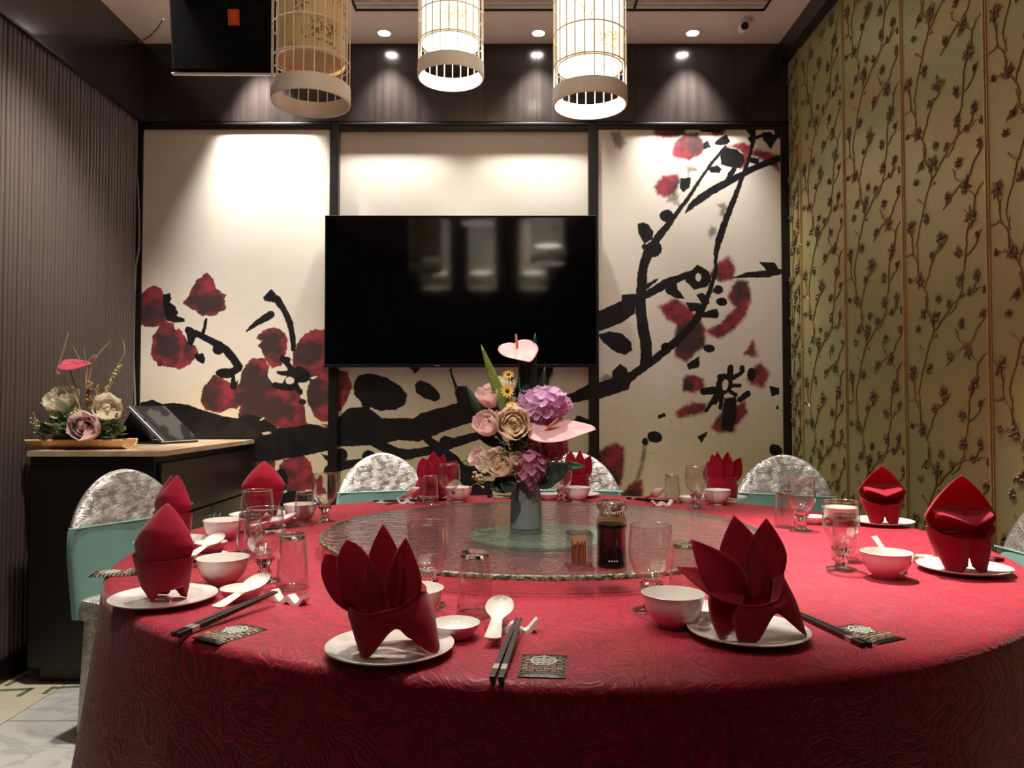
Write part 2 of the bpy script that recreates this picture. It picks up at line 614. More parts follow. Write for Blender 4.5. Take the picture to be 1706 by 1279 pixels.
A['hole'] += [P(ZA, (1110,870),(1150,850),(1200,860),(1230,885),(1190,890),(1140,890),(1140,910),(1190,930),(1185,960),(1160,990),(1110,950),(1095,920)),
              E(ZA, 1245, 965, 36, 30), P(ZA, (1310,985),(1370,980),(1380,1000),(1350,1030),(1330,1030)),
              P(ZA, (1395,945),(1450,930),(1465,935),(1430,955)), P(ZB, (1365,330),(1400,310),(1440,400),(1500,440),(1560,435),(1560,455),(1420,455),(1375,440)),
              P(ZA, (810,920),(865,885),(850,940),(820,980)), P(ZB, (700,370),(760,335),(810,330),(815,370),(790,395),(740,395)),
              P(ZB, (1000,425),(1040,400),(1045,410),(1020,430)), P(ZB, (1020,525),(1090,515),(1105,530),(1040,540))]

MID = dict(red=[], black=[], dark=[], brown=[], hole=[], sblack=[], sbrown=[])
A = MID
A['red'] += [P(ZC, (20,60),(100,70),(130,150),(110,230),(60,310),(20,310)), P(ZC, (1530,640),(1600,570),(1640,570),(1640,740),(1560,720)),
             P(ZC, (800,650),(920,655),(930,730),(820,740))]
A['brown'] += [P(ZC, (840,600),(930,565),(1010,585),(930,610),(860,630)), P(ZC, (1280,60),(1390,60),(1350,180),(1290,240))]
A['dark'] += [P(ZC, (1530,640),(1600,570),(1640,570),(1640,740),(1560,720))]
A['black'] += [
    P(ZC, (150,140),(180,95),(250,82),(350,110),(430,160),(475,210),(460,270),(400,305),(300,310),(245,285),(240,300),(205,300),(195,260),(150,210)),
    P(ZC, (525,150),(560,125),(620,150),(670,200),(680,235),(650,252),(590,235),(535,200)),
    P(ZC, (490,40),(560,40),(525,78)),
    P(ZC, (70,340),(110,300),(200,290),(260,310),(320,360),(520,360),(560,330),(800,262),(900,235),(1000,225),(1040,260),(1000,350),(900,375),(750,420),(600,480),(540,500),(430,490),(300,520),(100,530),(20,530),(20,380)),
    P(ZC, (770,200),(790,165),(840,160),(880,210),(870,270),(800,270)),
    E(ZC, 720, 500, 40, 30), E(ZC, 70, 585, 36, 40), E(ZC, 240, 595, 42, 38),
    P(ZC, (640,570),(740,560),(790,600),(830,650),(880,660),(870,740),(1000,750),(1000,880),(880,850),(800,740),(640,700)),
    P(ZC, (1500,380),(1530,340),(1600,370),(1600,430),(1540,420)),
    P(ZC, (1250,40),(1380,40),(1340,150),(1290,230),(1240,200)),
    P(ZC, (890,620),(960,560),(1010,570),(1010,640),(1060,700),(960,720),(880,690)),
]
A['sblack'] += [
    S(ZC, (270,500,60),(360,550,55),(450,580,50),(600,565,50),(720,525,60),(850,485,50),(920,462,45),(1010,440,40)),
    S(ZC, (590,480,40),(700,560,60),(760,640,60)),
    S(ZC, (40,655,60),(160,635,42),(280,610,30),(500,590,40)),
    S(ZC, (1380,275,36),(1440,255,50),(1520,225,60),(1620,190,90)),
    S(ZC, (1000,260,60),(1150,330,50)),
    S(ZC, (740,60,8),(780,165,8)),
]

RIGHT = dict(red=[], black=[], dark=[], brown=[], hole=[], sblack=[], sbrown=[])
A = RIGHT
A['red'] += [
    P(ZD, (530,40),(680,40),(780,60),(780,110),(700,150),(600,150),(525,110)),
    P(ZD, (700,180),(760,130),(880,110),(930,160),(945,220),(920,290),(820,330),(690,310),(680,260)),
    P(ZD, (950,50),(1140,50),(1100,120),(1040,135)),
    P(ZD, (1150,220),(1270,190),(1340,230),(1330,300),(1280,390),(1250,400),(1280,300),(1230,240)),
    P(ZD, (530,560),(600,470),(720,450),(740,520),(700,600),(640,640),(560,620)),
    P(ZD, (1360,245),(1550,290),(1570,420),(1450,330),(1350,290)),
    P(ZE, (1060,190),(1150,140),(1200,240),(1180,330),(1080,340),(990,290)),
    P(ZE, (1160,430),(1220,330),(1310,350),(1330,500),(1290,630),(1170,760),(1060,820),(960,760),(1080,700),(1210,560),(1150,490)),
    P(ZE, (570,560),(700,490),(780,540),(880,640),(950,740),(950,880),(860,950),(800,1020),(700,960),(720,700),(640,660)),
    P(ZE, (1285,950),(1350,840),(1385,970)), P(ZE, (1370,1050),(1480,1100),(1430,1230),(1310,1170)),
    P(ZF, (770,150),(850,125),(930,160),(940,230),(860,270),(770,250)),
    P(ZF, (710,430),(850,350),(960,370),(940,430),(830,460),(730,480)),
    P(ZF, (1370,60),(1420,30),(1480,110),(1440,220),(1320,190)),
    P(ZF, (1010,560),(1080,440),(1280,350),(1300,440),(1200,560),(1180,600),(1060,600)),
    P(ZF, (50,770),(200,690),(270,730),(270,900),(240,1040),(90,1060),(50,950)), P(ZF, (240,1130),(330,1040),(420,1000),(430,1150),(250,1200)),
]
A['dark'] += [
    P(ZD, (660,40),(880,40),(860,110),(700,140)), P(ZD, (820,110),(900,115),(945,220),(900,300),(830,250)), E(ZE, 830, 830, 110, 150), E(ZE, 1240, 420, 60, 90),
    P(ZF, (40,760),(90,800),(110,900),(240,940),(240,1040),(90,1060),(40,1000)), E(ZF, 800, 210, 50, 50),
    P(ZD, (740,490),(830,480),(820,560),(760,650),(710,715),(630,680),(680,570)), E(ZF, 330, 1130, 60, 60), E(ZE, 900, 340, 120, 70),
]
A['brown'] += [P(ZD, (140,95),(240,90),(290,190),(240,270),(190,200)), P(ZD, (790,370),(880,390),(900,430),(830,440),(820,480),(800,470)),
               P(ZD, (1040,700),(1110,690),(1145,740),(1110,820),(1065,800),(1080,740)), P(ZD, (970,930),(1000,875),(1045,890),(1045,960),(990,990)),
               P(ZF, (70,150),(120,110),(180,120),(180,170),(80,210)), P(ZD, (1470,310),(1560,300),(1560,350),(1480,350)),
               P(ZD, (630,680),(680,600),(740,620),(730,710))]
A['sbrown'] += [S(ZF, (450,690,40),(440,800,44),(400,950,42),(330,1130,40)), S(ZF, (450,780,14),(530,775,10))]
A['black'] += [
    P(ZD, (940,190),(970,175),(995,225),(945,240)), P(ZD, (870,40),(1140,40),(1080,100),(920,95)),
    P(ZD, (1035,185),(1060,160),(1130,120),(1155,180),(1120,205),(1040,205)),
    P(ZD, (1080,290),(1090,250),(1140,235),(1210,245),(1270,290),(1280,350),(1240,400),(1160,390),(1090,370)),
    P(ZD, (1320,310),(1400,320),(1400,375),(1320,350)), P(ZD, (985,400),(1050,380),(1085,410),(1070,440),(1000,435)),
    P(ZD, (1270,40),(1370,40),(1370,150),(1360,210),(1330,190),(1310,150),(1330,130)),
    P(ZD, (1430,100),(1500,105),(1550,150),(1500,240),(1440,160)), P(ZD, (1520,40),(1580,40),(1580,150),(1540,140)),
    P(ZD, (750,490),(830,480),(820,560),(770,600),(740,560)),
    E(ZD, 630, 800, 55, 52), P(ZD, (390,870),(430,855),(480,880),(515,930),(510,990),(450,1030),(400,950)),
    E(ZD, 520, 1075, 68, 66), E(ZD, 450, 1060, 24, 22),
    P(ZE, (40,605),(250,510),(260,460),(370,450),(380,480),(360,610),(250,690),(40,770)),
    P(ZE, (610,380),(700,330),(720,410),(780,490),(700,480),(630,440)),
    P(ZE, (830,270),(885,205),(985,265),(1000,340),(960,390),(860,410),(790,340)),
    P(ZE, (880,460),(930,440),(985,490),(980,530),(920,520)), E(ZE, 1060, 415, 40, 34), E(ZE, 1090, 515, 44, 34),
    P(ZE, (920,610),(1050,570),(1065,610),(1050,650),(930,640)), P(ZE, (790,520),(910,530),(900,590),(830,590)),
    E(ZE, 985, 905, 45, 30), E(ZE, 620, 890, 34, 32), P(ZE, (800,1040),(900,970),(900,1060),(820,1080)),
    P(ZE, (60,790),(150,765),(260,785),(330,850),(340,920),(280,955),(210,935),(100,850)),
    P(ZE, (1165,320),(1300,270),(1430,260),(1470,250),(1400,175),(1450,190),(1530,190),(1560,240),(1590,245),(1590,280),(1470,310),(1300,310)),
    E(ZE, 1340, 1120, 35, 55),
    P(ZF, (180,90),(240,35),(295,70),(310,130),(420,60),(320,170),(310,240),(40,330),(40,210),(180,150)),
    P(ZF, (1120,320),(1210,310),(1210,470),(1170,600),(1090,570),(1100,430)), E(ZF, 1030, 340, 30, 30),
    P(ZF, (1490,220),(1570,230),(1570,280),(1510,300)), E(ZF, 1540, 750, 56, 44, 0.5), E(ZF, 575, 470, 16, 14), E(ZF, 605, 460, 14, 12),
    P(ZF, (890,640),(970,600),(920,690)), E(ZF, 530, 640, 62, 46, 0.2), E(ZF, 450, 680, 20, 30),
    P(ZF, (40,780),(75,800),(90,1060),(40,1060)), E(ZF, 1555, 395, 10, 14),
]
A['sblack'] += [
    S(ZD, (1370,150,22),(1450,120,20)),
    S(ZD, (1120,220,14),(1070,280,22),(960,420,18),(840,610,24),(720,770,30),(640,880,50),(540,1000,60),(480,1110,60),(430,1250,70)),
    S(ZD, (790,770,10),(840,710,50),(960,620,60),(1100,540,55),(1240,465,45),(1380,390,45),(1570,322,50)),
    S(ZD, (1190,410,36),(1140,500,40)),
    S(ZD, (1355,150,25),(1330,290,25),(1270,450,28),(1210,620,35),(1140,790,45),(1080,960,55),(1045,1080,40),(1040,1200,22),(1045,1279,18)),
    S(ZE, (470,90,60),(430,230,70),(420,400,80),(410,560,80),(435,750,90),(465,900,90),(450,1040,80)),
    S(ZE, (420,480,50),(530,420,60),(640,350,70),(760,310,50),(830,275,40)), S(ZE, (430,410,40),(555,325,10)),
    S(ZE, (1060,0,45),(1040,130,22),(1045,230,22),(1010,370,30),(960,500,40),(900,630,60),(800,760,55),(660,890,60),(500,1020,60),(340,1130,60),(250,1200,120),(40,1260,120)),
    S(ZF, (1160,110,50),(1165,60,40)), S(ZF, (1180,150,34),(1270,100,25),(1260,65,40)), S(ZF, (1090,160,40),(1075,138,40)),
    S(ZF, (1160,215,30),(1240,210,25)), S(ZF, (1140,255,34),(1205,290,30)), S(ZF, (1090,250,60),(940,260,54)),
    S(ZF, (1060,280,50),(960,420,20)), S(ZF, (1090,280,40),(1080,400,25)), S(ZF, (1240,330,40),(1310,280,45)),
    S(ZF, (1080,150,34),(1065,215,50),(1100,270,40),(1150,250,34),(1165,190,30),(1150,140,40),(1100,135,40)),
]
A['hole'] += [E(ZE, 895, 310, 24, 36), E(ZF, 1120, 208, 24, 46, 0.25), P(ZF, (1105,300),(1140,270),(1190,300),(1130,315))]

def sd_poly(p, poly):
    x, y = p[:, 0], p[:, 1]
    n = len(poly)
    d = np.full(len(p), 1e9)
    ins = np.zeros(len(p), bool)
    for i in range(n):
        ax, ay = poly[i]
        bx, by = poly[(i + 1) % n]
        ex, ey = bx - ax, by - ay
        wx, wy = x - ax, y - ay
        t = np.clip((wx * ex + wy * ey) / (ex * ex + ey * ey + 1e-9), 0, 1)
        d = np.minimum(d, (wx - ex * t) ** 2 + (wy - ey * t) ** 2)
        c = ((ay > y) != (by > y)) & (x < (bx - ax) * (y - ay) / (by - ay + 1e-12) + ax)
        ins ^= c
    d = np.sqrt(d)
    return np.where(ins, -d, d)

def sd_stroke(p, st):
    # smooth the control polyline once, then union of tapered capsules
    pts = [np.array(q, float) for q in st]
    if len(pts) > 2:
        out = [pts[0]]
        for a, b in zip(pts[:-1], pts[1:]):
            out += [a * .75 + b * .25, a * .25 + b * .75]
        out.append(pts[-1])
        pts = out
    x, y = p[:, 0], p[:, 1]
    d = np.full(len(p), 1e9)
    for a, b in zip(pts[:-1], pts[1:]):
        ex, ey = b[0] - a[0], b[1] - a[1]
        wx, wy = x - a[0], y - a[1]
        t = np.clip((wx * ex + wy * ey) / (ex * ex + ey * ey + 1e-9), 0, 1)
        d = np.minimum(d, np.hypot(wx - ex * t, wy - ey * t) - (a[2] + (b[2] - a[2]) * t))
    return d

def field(p, polys, strokes, far=40.0):
    d = np.full(len(p), far)
    for kind, lst in ((0, polys), (1, strokes)):
        for s in lst:
            xs = [q[0] for q in s]
            ys = [q[1] for q in s]
            m = (p[:, 0] > min(xs) - far) & (p[:, 0] < max(xs) + far) & (p[:, 1] > min(ys) - far) & (p[:, 1] < max(ys) + far)
            if not m.any():
                continue
            dd = sd_poly(p[m], s) if kind == 0 else sd_stroke(p[m], s)
            d[m] = np.minimum(d[m], dd)
    return d

def mural_mat(name, fuzz):
    N = Nodes(name)
    v = N.coord('Object')
    def attr(nm):
        a = N.new('ShaderNodeAttribute')
        a.attribute_name = nm
        return a.outputs['Fac']
    fine = N.math('SUBTRACT', N.noise(150, 4, v, 0.6), 0.5)
    mid = N.math('SUBTRACT', N.noise(38, 4, v, 0.6), 0.5)
    soft = N.noise(16, 4, v, 0.55)
    edge = N.math('ADD', N.math('MULTIPLY', fine, 3.0), N.math('MULTIPLY', mid, 5.5))
    red_sd = N.math('ADD', attr('red'), N.math('ADD', edge, N.math('MULTIPLY', mid, 4.0)))
    blk_sd = N.math('ADD', attr('ink'), N.math('MULTIPLY', edge, 0.8))
    drk_sd = N.math('ADD', attr('shade'), N.math('MULTIPLY', N.math('SUBTRACT', soft, 0.5), 40.0))
    brn_sd = N.math('ADD', attr('brown'), N.math('MULTIPLY', edge, 2.0))
    hol_sd = N.math('ADD', attr('gap'), N.math('MULTIPLY', edge, 0.6))
    paper = N.mix(N.noise(3.0, 4, N.coord('Object', (1, 1, 1.6))), lin((222, 213, 196)), lin((234, 227, 213)))
    sx = N.new('ShaderNodeSeparateXYZ')
    N.link(v, sx.inputs[0])
    low_tan = N.smooth(N.math('ADD', sx.outputs[2], N.math('MULTIPLY', mid, 0.5)), 1.45, 0.75)  # paper turns tan towards the bottom
    paper = N.mix(N.math('MULTIPLY', low_tan, 0.72), paper, lin((208, 190, 136)))
    streak = N.smooth(N.noise(9, 4, N.coord('Object', (1, 1, 3.5)), 0.6, 1.0), 0.62, 0.78)
    paper = N.mix(N.math('MULTIPLY', streak, 0.18), paper, lin((176, 150, 100)))
    redc = N.mix(N.smooth(soft, 0.35, 0.65), lin((92, 14, 30)), lin((150, 32, 52)))
    redc = N.mix(N.math('MULTIPLY', N.smooth(drk_sd, 15.0, -7.0), 0.92), redc, lin((32, 15, 25)))
    col = N.mix(N.math('MULTIPLY', N.smooth(brn_sd, 3.0, -5.0), 0.75), paper, lin((88, 66, 40)))
    col = N.mix(N.math('MULTIPLY', N.smooth(red_sd, 2.2 + fuzz, 0.6 - fuzz), 0.96), col, redc)
    col = N.mix(N.smooth(hol_sd, 0.8, -0.8), col, paper)
    ink = N.mix(N.smooth(soft, 0.3, 0.75), lin((19, 17, 19)), lin((34, 31, 30)))
    col = N.mix(N.math('MULTIPLY', N.smooth(blk_sd, 1.5, -0.1), N.smooth(hol_sd, -0.8, 0.8)), col, ink)
    N.link(col, N.b.inputs['Base Color'])
    N.b.inputs['Roughness'].default_value = 0.42
    N.b.inputs['Specular IOR Level'].default_value = 0.35
    N.bump(N.noise(420, 2, v), 0.06, 0.002)
    return N.m
M['mural'] = mural_mat('mural_print_crisp', 0.0)
M['mural_soft'] = mural_mat('mural_print_soft', 3.2)

def mural(x0, x1, z0, z1, Y, back, art, label):
    step = 0.0048
    nx, nz = int((x1 - x0) / step), int((z1 - z0) / step)
    gx = np.linspace(x0, x1, nx + 1)
    gz = np.linspace(z0, z1, nz + 1)
    X, Z = np.meshgrid(gx, gz)
    X, Z = X.ravel(), Z.ravel()
    dz = Z - H
    yc = Y * math.cos(PIT) + dz * math.sin(PIT)
    vv = -Y * math.sin(PIT) + dz * math.cos(PIT)
    pix = np.stack([853.0 + F * X / yc, 639.5 - F * vv / yc], 1)
    me = bpy.data.meshes.new('mural_panel')
    nv = len(X)
    co = np.stack([X, np.full(nv, Y), Z], 1)
    # backing box behind the printed face
    bxv = np.array([(x0, Y + 0.0005, z0), (x1, Y + 0.0005, z0), (x1, back, z0), (x0, back, z0),
                    (x0, Y + 0.0005, z1), (x1, Y + 0.0005, z1), (x1, back, z1), (x0, back, z1)])
    allv = np.concatenate([co, bxv])
    i = np.arange(nx)[None, :] + np.arange(nz)[:, None] * (nx + 1)
    q = np.stack([i, i + 1, i + nx + 2, i + nx + 1], -1).reshape(-1, 4)
    bq = np.array([(0, 3, 2, 1), (4, 5, 6, 7), (1, 2, 6, 5), (2, 3, 7, 6), (3, 0, 4, 7)]) + nv
    allq = np.concatenate([q, bq])
    me.vertices.add(len(allv))
    me.vertices.foreach_set('co', allv.ravel())
    me.loops.add(allq.size)
    me.loops.foreach_set('vertex_index', allq.ravel())
    me.polygons.add(len(allq))
    me.polygons.foreach_set('loop_start', np.arange(0, allq.size, 4))
    me.polygons.foreach_set('loop_total', np.full(len(allq), 4))
    me.update(calc_edges=True)
    for nm, polys, strokes in (('red', 'red', None), ('ink', 'black', 'sblack'), ('shade', 'dark', None), ('brown', 'brown', 'sbrown'), ('gap', 'hole', None)):
        d = field(pix, art[polys], art[strokes] if strokes else [])
        a = me.attributes.new(nm, 'FLOAT', 'POINT')
        a.data.foreach_set('value', np.concatenate([d, np.full(8, 40.0)]).astype(np.float32))
    me.materials.append(M['mural_soft'] if art is RIGHT else M['mural'])
    o = link('mural_panel', me)
    tag(o, label, 'mural', 'ink plum blossom mural panels')
    return o
YS = D - 0.040
YM = D - 0.006
mural(posts[0][1], posts[1][0], 0.4, ZP, YS, D - 0.0005, LEFT, 'cream mural panel with dark red blossoms, left of the television')
mural(posts[1][1], posts[2][0], 0.4, ZP, YM, D - 0.0005, MID, 'cream mural panel with thick black branches, behind the television')
mural(posts[2][1], posts[3][0], 0.4, ZP, YS, D - 0.0005, RIGHT, 'cream mural panel with tall thin branches and red petals, right of the television')

# ------------------------------------------------------------------ left wall: veneer band above vertical slats
MB().bounds((XL, YR, ZT), (XL + 0.045, D - 0.06, CEIL)).build('upper_board', M['upper_veneer'], wl, False)
MB().bounds((XL, YR, ZT - 0.012), (XL + 0.05, D - 0.06, ZT)).build('dark_strip', M['frame'], wl, False)  # dark lacquered strip where the veneer band meets the slats
MB().bounds((XL, YR, 0), (XL + 0.012, D - 0.06, ZT - 0.012)).build('slat_backing', M['dark_wood'], wl, False)
pitch = 0.0285
prof = [(0.0, 0.0), (0.010, 0.0), (0.015, 0.003), (0.017, 0.008), (0.017, 0.0145), (0.015, 0.0195), (0.010, 0.0225), (0.0, 0.0225)]
sm = MB()
zt = ZT - 0.012
n = len(prof)
sm.add([(a, b, 0.10) for a, b in prof] + [(a, b, zt) for a, b in prof],
       [(i, (i + 1) % n, n + (i + 1) % n, n + i) for i in range(n)] + [tuple(range(n - 1, -1, -1)), tuple(range(n, 2 * n))])
slat_me = sm.mesh('slat', M['slat'], True)
y = 1.9
k = 0
while y < D - 0.09:
    link('slat', slat_me, wl, (XL + 0.012, y, 0))
    k += 1
    y += pitch + (0.004 if k % 3 == 0 else 0.0)
struct(MB().rbox((XL + 0.02, (YR + D) / 2 - 0.04, 0.05), (0.04, D - YR - 0.1, 0.10), 0.004).build('baseboard_left', M['frame'], None, False))

# ------------------------------------------------------------------ right wall: gold silk panels with relief blossoms
def silk_mat():
    N = Nodes('gold_silk')
    v = N.coord('Object', (1, 1, 1.8))
    n1 = N.noise(1.6, 4, v, 0.55, 0.6)
    c = N.mix(N.smooth(n1, 0.35, 0.65), lin((158, 142, 92)), lin((140, 144, 98)))
    fib = N.noise(60, 3, N.coord('Object', (1, 1, 14)), 0.6)
    c = N.mix(N.math('MULTIPLY', N.smooth(fib, 0.35, 0.7), 0.22), c, lin((186, 168, 108)))
    N.link(c, N.b.inputs['Base Color'])
    N.b.inputs['Roughness'].default_value = 0.42
    N.b.inputs['Metallic'].default_value = 0.25
    N.bump(fib, 0.12, 0.002)
    return N.m
M['silk'] = silk_mat()
M['relief'] = mat('bronze_relief', (128, 104, 62), 0.38, 0.35, var=0.25, vscale=30)
M['petal_relief'] = mat('bronze_petal_relief', (98, 76, 50), 0.45, 0.3, var=0.3, vscale=60)
M['moulding'] = mat('gold_moulding', (176, 152, 102), 0.35, 0.3, var=0.1)
XP = XR - 0.02
pw = 0.537
ytop = 1280 * XR / (1519 - 853.0)            # one moulding stands here
ys = []
k = ytop
while k < D - 0.1:
    k += pw
k -= pw
while k > 0.6:
    ys.append(k)
    k -= pw
bounds = [D - 0.055] + ys
ZW0, ZW1 = 0.12, CEIL - 0.11
def tu(x, y):
    return ((x - 65) / 600.0, (y - 170) / 1090.0)
BR = [
    [(65,735),(130,740),(170,810),(175,920),(230,1040),(250,1110),(245,1180),(285,1250)],
    [(290,170),(285,260),(235,410),(215,480),(165,680),(180,810)],
    [(290,260),(380,150),(430,90),(510,45),(560,40),(600,20),(665,35)],
    [(230,-10),(240,100),(285,180)], [(120,570),(130,650),(135,740)],
    [(585,505),(530,440),(470,350),(440,260)], [(585,505),(620,460),(665,430)],
    [(530,400),(570,310),(630,220),(660,160)],
    [(585,505),(580,600),(550,640),(525,760),(520,880),(490,1010),(490,1090),(450,1200),(400,1250)],
    [(520,880),(590,820),(620,740)], [(320,770),(270,880),(235,980),(225,1040)], [(490,395),(440,430),(370,510)],
    [(550,1150),(590,1040),(590,1000)], [(230,410),(190,360),(180,340)], [(400,700),(350,770),(270,805)],
    [(175,940),(120,920)], [(290,290),(320,300)], [(245,1150),(200,1200),(175,1240)],
]
BUDS = [(300,150,1.3),(485,240,.8),(525,420,1.2),(405,440,.9),(555,640,1.3),(350,700,1.3),(475,845,.9),(190,950,1.1),(478,1040,1.0),(590,1030,.8),
        (120,530,1.2),(250,520,.9),(290,800,.7),(625,190,.8),(405,90,.7),(170,220,.7),(545,40,.6),(600,770,.5),(110,930,.5),(215,120,.7),(330,1120,.7),(640,1140,.6)]
def relief_branch(w, zmax=9.0):
    mb = MB()
    for b in BR:
        pts = []
        for (x, y) in b:
            u, vv = tu(x, y)
            if -vv * 0.565 < zmax:
                pts.append(Vector((0.0, (0.5 - u) * w, -vv * 0.565)))
        if len(pts) < 2:
            continue
        q = [pts[0]]
        for a, c in zip(pts[:-1], pts[1:]):
            for s in (0.33, 0.66):
                m = a.lerp(c, s)
                m.y += random.uniform(-1, 1) * 0.005
                m.z += random.uniform(-1, 1) * 0.005
                q.append(m)
            q.append(c)
        n = len(q)
        mb.tube(q, [0.0034 - 0.0016 * i / n for i in range(n)], 5)
        for i in range(2, n - 1, 2):                       # small thorns and leaf tips along the twig
            d = Vector((0.004, random.uniform(-1, 1), random.uniform(-0.2, 1))).normalized()
            mb.tube([q[i], q[i] + d * random.uniform(0.010, 0.022)], [0.0022, 0.0006], 4)
    return mb
def relief_flower(seed):
    rr = random.Random(seed)
    mb = MB()
    for i in range(6):
        a = 2 * PI * i / 6 + rr.uniform(-0.3, 0.3)
        L = rr.uniform(0.010, 0.019)
        w = rr.uniform(0.004, 0.0065)
        d = Vector((0, math.cos(a), math.sin(a)))
        s = Vector((0, -math.sin(a), math.cos(a)))
        base, tip = Vector((-0.003, 0, 0)), d * L * 1.4 + Vector((-0.002, 0, 0))
        mid = d * L * 0.7
        mb.add([base, mid + s * w + Vector((-0.004, 0, 0)), tip, mid - s * w + Vector((-0.004, 0, 0)), mid + Vector((-0.009, 0, 0)), mid],
               [(0, 1, 4), (1, 2, 4), (2, 3, 4), (3, 0, 4), (0, 5, 1), (1, 5, 2), (2, 5, 3), (3, 5, 0)])
    mb.sphere((-0.005, 0, 0), 0.0055, 6, 4)
    for i in range(3):
        a = rr.uniform(0.6, 2.4)
        mb.tube([(-0.003, 0, 0), (-0.004, math.cos(a) * 0.02, math.sin(a) * 0.028)], [0.002, 0.0008], 4)
    return mb
flower_me = [relief_flower(i).mesh('blossom_relief', M['petal_relief'], False) for i in range(4)]
branch_me = [relief_branch(pw).mesh('branch_relief', M['relief'], True) for i in range(2)]
branch_top = relief_branch(pw, CEIL - 0.14 - 2.58 - 0.565).mesh('branch_relief', M['relief'], True)
for i, (a, b) in enumerate(zip(bounds[:-1], bounds[1:])):
    w = a - b
    pn = MB().rbox((0, 0, 0), (0.016, w - 0.004, ZW1 - ZW0), 0.002).build('silk_panel', M['silk'], wr, False, (XR - 0.010, (a + b) / 2, (ZW0 + ZW1) / 2))
    md = MB().rbox((0, 0, 0), (0.016, 0.009, ZW1 - ZW0), 0.003)
    md.rbox((0.002, -0.008, 0), (0.010, 0.005, ZW1 - ZW0), 0.002)
    md.build('moulding', M['moulding'], wr, False, (XR - 0.020, b + 0.004, (ZW0 + ZW1) / 2))
    if i > 4:
        continue
    z = 2.58 + 0.565
    while z > 0.6:
        br = link('branch_relief', branch_top if z > ZW1 else branch_me[i % 2], pn, (-0.0095, 0, z - (ZW0 + ZW1) / 2))
        br.scale.y = w / pw
        for (fx_, fy_, sc) in BUDS:
            u, vv = tu(fx_, fy_)
            zz = z - vv * 0.565
            if not (0.62 < zz < ZW1 - 0.03) or not (0.04 < u < 0.96):
                continue
            fo = link('blossom_relief', random.choice(flower_me), pn, (-0.009, (0.5 - u) * w, zz - (ZW0 + ZW1) / 2), (random.uniform(0, 6.28), 0, 0))
            fo.scale = (1.0, 1.25 * sc, 1.25 * sc)
        z -= 0.565
struct(MB().rbox((XR - 0.035, (YR + D) / 2, CEIL - 0.055), (0.07, D - YR, 0.11), 0.004).build('trim_20', M['frame'], None, False))
struct(MB().rbox((XR - 0.02, (YR + D) / 2, 0.06), (0.04, D - YR - 0.1, 0.12), 0.004).build('baseboard_right', M['frame'], None, False))

# ------------------------------------------------------------------ ceiling fittings
M['lamp_lens'] = emitter('downlight_lens', (255, 246, 232), 40.0)
def downlight(x, y, watts, cone, aim, col, label):
    t = thing('ceiling_downlight', label, 'downlight', (x, y, CEIL), group='ceiling downlights')
    MB().lathe([(0.050, 0.0), (0.050, -0.005), (0.044, -0.008), (0.034, -0.007), (0.031, -0.002), (0.031, 0.0)], 28, caps=False).build('trim_ring', M['white_paint'], t)
    MB().lathe([(0.0, -0.004), (0.031, -0.004), (0.031, -0.001), (0.0, -0.001)], 24, caps=False).build('lens', M['lamp_lens'], t)
    ld = bpy.data.lights.new('downlight_beam', 'SPOT')
    ld.energy = watts * 3.2
    ld.color = col
    ld.spot_size = math.radians(cone)
    ld.spot_blend = 0.9
    ld.shadow_soft_size = 0.035
    lo = bpy.data.objects.new('downlight_beam', ld)
    COL.objects.link(lo)
    lo.parent = t
    lo.location = (0, 0, -0.02)
    d = Vector(aim) - Vector((x, y, CEIL - 0.02))
    lo.rotation_euler = d.to_track_quat('-Z', 'Y').to_euler()
    return t
for a in DOWNLIGHTS + TABLE_SPOTS:
    downlight(*a)

# slot diffuser of the air conditioning, edge-on across the ceiling
va = thing('air_vent', 'long grey ceiling slot air vent with dark edges', 'vent', (0.247, 3.815, CEIL))
M['vent'] = mat('vent_grey', (190, 184, 170), 0.5)
for dy in (-0.085, 0.085):
    MB().rbox((0, dy, -0.006), (2.10, 0.012, 0.012), 0.002).build('frame_rail', M['frame'], va, False)
for dx in (-1.05, 1.05):
    MB().rbox((dx, 0, -0.006), (0.012, 0.18, 0.012), 0.002).build('frame_end', M['frame'], va, False)
for k in range(4):
    MB().rbox((0, -0.06 + k * 0.04, -0.004), (2.09, 0.03, 0.006), 0.002).build('slat', M['vent'], va, False)
for dx in (-0.42, 0.38):
    MB().rbox((dx, 0, -0.008), (0.012, 0.17, 0.008), 0.002).build('joint_bar', M['frame'], va, False)

# security camera
p = onz(1243, 33, CEIL)
cc = thing('security_camera', 'small white bullet security camera on the ceiling', 'camera', (p.x, p.y, CEIL))
MB().lathe([(0.0, 0.0), (0.030, 0.0), (0.030, -0.008), (0.020, -0.014), (0.012, -0.022), (0.0, -0.022)], 20, caps=False).build('mount', M['white_paint'], cc)
b = MB().lathe([(0.0, 0.0), (0.020, 0.0), (0.026, 0.006), (0.028, 0.02), (0.027, 0.075), (0.024, 0.08), (0.0, 0.08)], 24, caps=False)
bo = b.build('body', M['white_paint'], cc, loc=(-0.01, 0.03, -0.035), rot=(math.radians(105), 0, math.radians(-8)))
MB().lathe([(0.0, 0.079), (0.019, 0.079), (0.019, 0.083), (0.0, 0.083)], 20, caps=False).build('lens_window', M['black'], bo)
MB().lathe([(0.007, 0.083), (0.010, 0.085), (0.004, 0.086), (0.0, 0.086)], 14, caps=False).build('lens', mat('lens_glass', (60, 60, 66), 0.1), bo)

